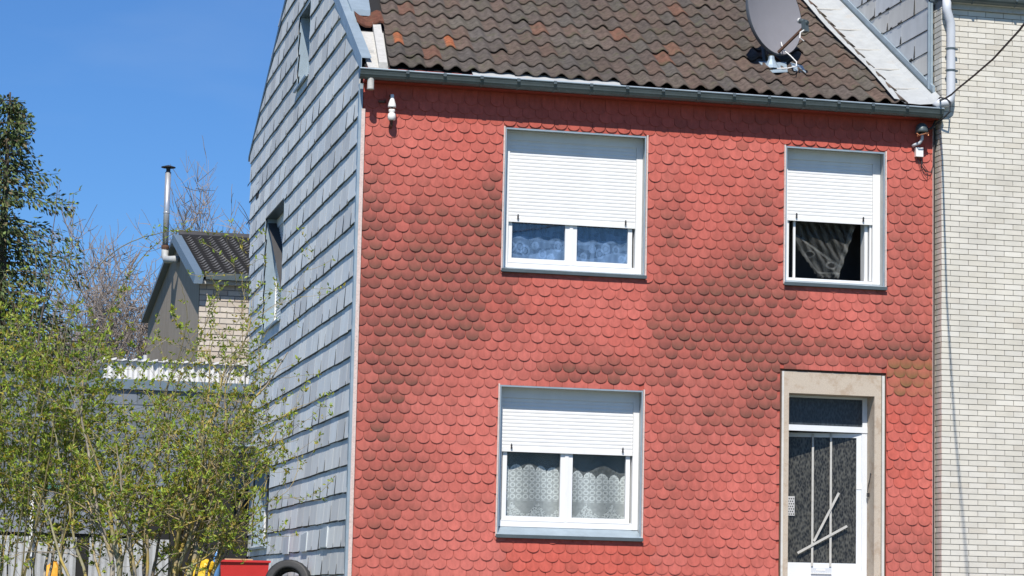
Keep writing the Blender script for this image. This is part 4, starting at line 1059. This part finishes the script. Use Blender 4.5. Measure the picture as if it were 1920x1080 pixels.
shrub('lichen_covered_shrub', 'gnarled shrub with yellow lichen on dark branches reaching across the slate side wall', [(-2.35,-3.2,-1.55,-3.1,2.75,.040),(-2.3,-3.1,-1.35,-3.0,3.1,.030),(-2.2,-3.3,-1.05,-3.1,1.95,.024),(-2.25,-3.1,-1.75,-2.9,3.35,.020),(-2.15,-3.2,-1.5,-3.3,1.6,.02),(-2.3,-3.0,-2.1,-2.8,3.0,.02)], 63, size=.052, dens=1.0, lich=.5, leafn=4, wander=.30)
# long arching shoots
def shoots(name, label, paths, seed, r=.009, leafn=4, every=2, size=.05, cat='shoot'):
    rng = random.Random(seed); t = thing(name, label, cat); tb, lb = MB(), MB()
    for path in paths:
        pts = [Vector(p) for p in path]; out = []
        for i in range(len(pts)-1):
            p0, p1, p2, p3 = pts[max(i-1, 0)], pts[i], pts[i+1], pts[min(i+2, len(pts)-1)]
            for k in range(10):
                s = k/10; out.append(.5*((2*p1)+(p2-p0)*s+(2*p0-5*p1+4*p2-p3)*s*s+(3*p1-p0-3*p2+p3)*s**3)+rvec(rng, .006))
        out.append(pts[-1]); n = len(out)
        tb.tube(out, [max(.0025, r*(1-.75*i/n)) for i in range(n)], 5, col=[(*rng.choice([(.14,.12,.05), (.17,.15,.06), (.12,.11,.06)]), 1) for _ in out], cap=False)
        for i in range(int(n*.25), n, every):
            if rng.random() < .7:
                leaf_cluster(lb, out[i], rng, rng.randint(2, leafn), size, LEAFC, .02)
                if rng.random() < .4:
                    e = out[i]+rvec(rng, .09)+Vector((0,0,.03)); tb.tube([out[i], e], [.003, .002], 3, col=(.14,.12,.06,1), cap=False); leaf_cluster(lb, e, rng, 4, size, LEAFC, .02)
    tb.build('stem', M['bark'], t, smooth=True); lb.build('foliage', M['leaf'], t)
shoots('bramble_shoot', 'long thin bramble shoots arching across the sky towards the slate side wall',
  [[(-4.0,-2.9,.2),(-3.75,-2.9,1.8),(-3.62,-3.0,3.2),(-3.25,-3.0,3.95),(-2.68,-3.0,4.27),(-2.1,-3.0,4.30),(-1.7,-3.0,4.22)],
   [(-3.6,-3.0,.2),(-3.5,-3.0,2.0),(-3.25,-3.0,3.2),(-2.95,-3.0,3.85),(-2.65,-3.0,4.2),(-2.35,-3.05,4.33)]], 71)
shoots('upright_shoot', 'upright leafy shoots standing against the sky at the left beside the dark conifer', [[(-4.1,-3,.2),(-3.95,-3,2.0),(-3.75,-3,3.4),(-3.62,-3,4.0),(-3.63,-3,4.65)], [(-4.0,-2.9,.2),(-3.9,-2.9,2.0),(-3.62,-2.9,3.3),(-3.55,-2.9,4.15)], [(-3.0,-2.9,.2),(-2.7,-2.9,2.0),(-2.35,-2.9,3.2),(-2.42,-2.9,3.75)], [(-2.4,-3.1,.2),(-2.5,-3.1,2.2),(-2.25,-3.1,3.0),(-2.05,-3.1,3.6),(-2.15,-3.1,3.85)]], 72, size=.055)

# conifer far behind
def conifer(name, label, base, H, R, seed, tip=(0, 0)):
    rng = random.Random(seed); t = thing(name, label, 'tree'); tb, lb = MB(), MB(); b0 = Vector(base)
    tb.tube([b0, b0+Vector((tip[0]*.5, 0, H*.5)), b0+Vector((tip[0], 0, H))], [.26, .15, .02], 8, col=(.10,.08,.06,1))
    z = 1.2
    while z < H-.1:
        f = 1-z/H; n = int(5+6*f)
        for i in range(n):
            a = rng.uniform(0, 2*math.pi); L = R*(f**.82)*rng.uniform(.40, 1.12)+.15
            p0 = b0+Vector((tip[0]*z/H, 0, z)); d = Vector((math.cos(a), math.sin(a), .12)); pts = [p0]; q = p0.copy(); m_ = 6
            for k in range(m_): d.z -= .09 if k < 4 else -.16; q = q+d.normalized()*L/m_; pts.append(q.copy())
            tb.tube(pts, [.03*f+.012, .02, .016, .012, .01, .008, .005], 3, col=(.09,.065,.045,1), cap=False)
            for k in range(1, m_+1):
                for s in range(int(12+22*L/R)):
                    p = pts[k]+(pts[k-1]-pts[k])*rng.random(); sd_ = Vector((-math.sin(a), math.cos(a), 0))*rng.uniform(-.42, .42)*(1-.4*k/m_)*min(1, L)+Vector((0, 0, rng.uniform(-.28, .06)))
                    q = p+sd_; dr_ = (Vector((math.cos(a), math.sin(a), -.3))*.6+sd_.normalized()*.7+rvec(rng, .4)).normalized(); s2 = dr_.cross(rvec(rng)+Vector((0,0,.6)))
                    if s2.length < .05: continue
                    s2.normalize(); Lf = rng.uniform(.07, .18); W = Lf*.20; kk = rng.uniform(.6, 1.6)
                    c = rng.choice([(.075,.115,.040), (.10,.145,.04), (.135,.165,.045), (.055,.09,.04), (.13,.10,.05)])
                    lb.face([q, q+dr_*Lf*.5+s2*W, q+dr_*Lf, q+dr_*Lf*.5-s2*W], (c[0]*kk, c[1]*kk, c[2]*kk, 1))
        z += rng.uniform(.17, .30)
    tb.build('trunk', M['bark'], t); lb.build('crown', M['needle'], t)
conifer('conifer', 'tall dark green pointed conifer at the left edge behind the yard', (-3.75, 30, GZ), 12.1, 5.3, 81, tip=(.0, 0))
# bare trees
def bare_tree(name, label, base, H, seed, lean=(0, 0), col=(.25,.21,.18), spread=.5, lv=5, r0=.16, tr=.35, W=None):
    rng = random.Random(seed); t = thing(name, label, 'tree', group='leafless trees behind the yard'); tb, cb = MB(), MB()
    def rec(p, d, L, r, l):
        n = 4; pts = [p]; q = p.copy(); dd = d.copy(); rads = [r]
        for i in range(n): dd = (dd+rvec(rng, .16)+Vector((0,0,.05))).normalized(); q = q+dd*L/n; pts.append(q.copy()); rads.append(r*(1-.45*(i+1)/n))
        k = rng.uniform(.8, 1.2); (tb if l <= 1 else cb).tube(pts, rads, 5 if l < 3 else 3, col=(col[0]*k, col[1]*k, col[2]*k, 1), cap=False)
        if l >= lv: return
        for _ in range(rng.randint(2, 4)):
            j = rng.randint(1 if l > 0 else 2, n); nd = (dd+rvec(rng, spread)+Vector((0,0,.12))).normalized(); rec(pts[j], nd, L*rng.uniform(.58, .80), max(.0075, rads[j]*.6), l+1)
        rec(pts[-1], (dd+rvec(rng, .2)).normalized(), L*.74, max(.0075, rads[-1]*.8), l+1)
    rec(Vector(base), Vector((lean[0], lean[1], 1)).normalized(), H*tr, r0, 0)
    if W:      # bring the grown tree to its real height and spread
        vs = cb.v; zs_ = sorted(v[2] for v in vs)[int(len(vs)*.99)]; xs_ = [v[0] for v in vs if v[2] > zs_*.5]; cx_ = sum(xs_)/len(xs_); sp_ = sorted(abs(x-cx_) for x in xs_)[int(len(xs_)*.97)]
        kz = (H-base[2])/(zs_-base[2]); kx = W/2/sp_
        for q in (tb, cb): q.v = [(base[0]+(v[0]-base[0]-(cx_-base[0])*min(1, (v[2]-base[2])/(zs_*.5)))*kx, base[1]+(v[1]-base[1])*kx, base[2]+(v[2]-base[2])*kz) for v in q.v]
    tb.build('trunk', M['bark'], t, smooth=True); cb.build('crown', M['bark'], t)
bare_tree('bare_tree', 'leafless tree with fine mauve twigs standing behind the small house', (4.6, 47, GZ), 12.9, 91, spread=1.45, tr=.22, lv=6, W=8.0)
bare_tree('bare_tree', 'leafless tree with a rounded twiggy crown between the conifer and the small house', (-.3, 43, GZ), 9.9, 92, spread=1.45, tr=.22, lv=6, W=6.0)
bare_tree('bare_tree', 'wide leafless crown rising over the ridge of the small house beside the flue', (3.4, 50, GZ), 12.3, 95, spread=1.6, tr=.20, lv=6, W=9)
bare_tree('bare_tree', 'leafless grey-brown tree just left of the metal flue', (.7, 45, GZ), 10.8, 96, spread=1.6, tr=.20, lv=6, W=7)
bare_tree('bare_tree', 'slender pale leafless trunk in front of the dark conifer', (-3.4, 25, GZ), 7.3, 97, spread=.45, col=(.13,.105,.08), lv=2, r0=.07, tr=.55)
bare_tree('bare_tree', 'low leafless thicket tree beside the foot of the dark conifer', (-1.0, 39, GZ), 8.6, 99, spread=1.3, tr=.26, lv=6, W=4.0)
# dark evergreen thicket below the conifer and behind the yard
def thicket(name, label, c, r, seed, cols, n=9000, size=.16):
    rng = random.Random(seed); t = thing(name, label, 'shrub'); tb, lb = MB(), MB(); c = Vector(c)
    for i in range(26):
        a = rng.uniform(0, 6.28); e = c+Vector((math.cos(a)*r[0]*rng.random(), math.sin(a)*r[1]*rng.random(), r[2]*rng.uniform(.2, .8))); tb.tube([Vector((c.x+rng.uniform(-.4,.4), c.y, GZ)), (c+e)/2+rvec(rng, .3), e], [.06, .03, .01], 4, col=(.1,.08,.06,1), cap=False)
    cl = [(c+Vector((rng.uniform(-1, 1)*r[0], rng.uniform(-1, 1)*r[1], rng.uniform(-1, 1)*r[2])), rng.uniform(.3, .75)) for _ in range(60)]
    for _ in range(n):
        p, s = rng.choice(cl); v = rvec(rng); 
        if v.length > 1: continue
        p = p+v*s
        if p.z < GZ: continue
        d = rvec(rng).normalized(); s2 = d.cross(rvec(rng)).normalized(); L = size*rng.uniform(.6, 1.3); k = rng.uniform(.6, 1.4); cc = rng.choice(cols); lb.face([p, p+d*L*.5+s2*L*.22, p+d*L, p+d*L*.5-s2*L*.22], (cc[0]*k, cc[1]*k, cc[2]*k, 1))
    tb.build('stems', M['bark'], t); lb.build('foliage', M['needle'], t)
thicket('evergreen_shrub', 'dark evergreen shrub behind the left end of the flat annex', (-4.6, 17.5, 2.7), (1.3, .8, 2.2), 101, [(.035,.055,.03), (.05,.075,.03), (.03,.045,.025)])
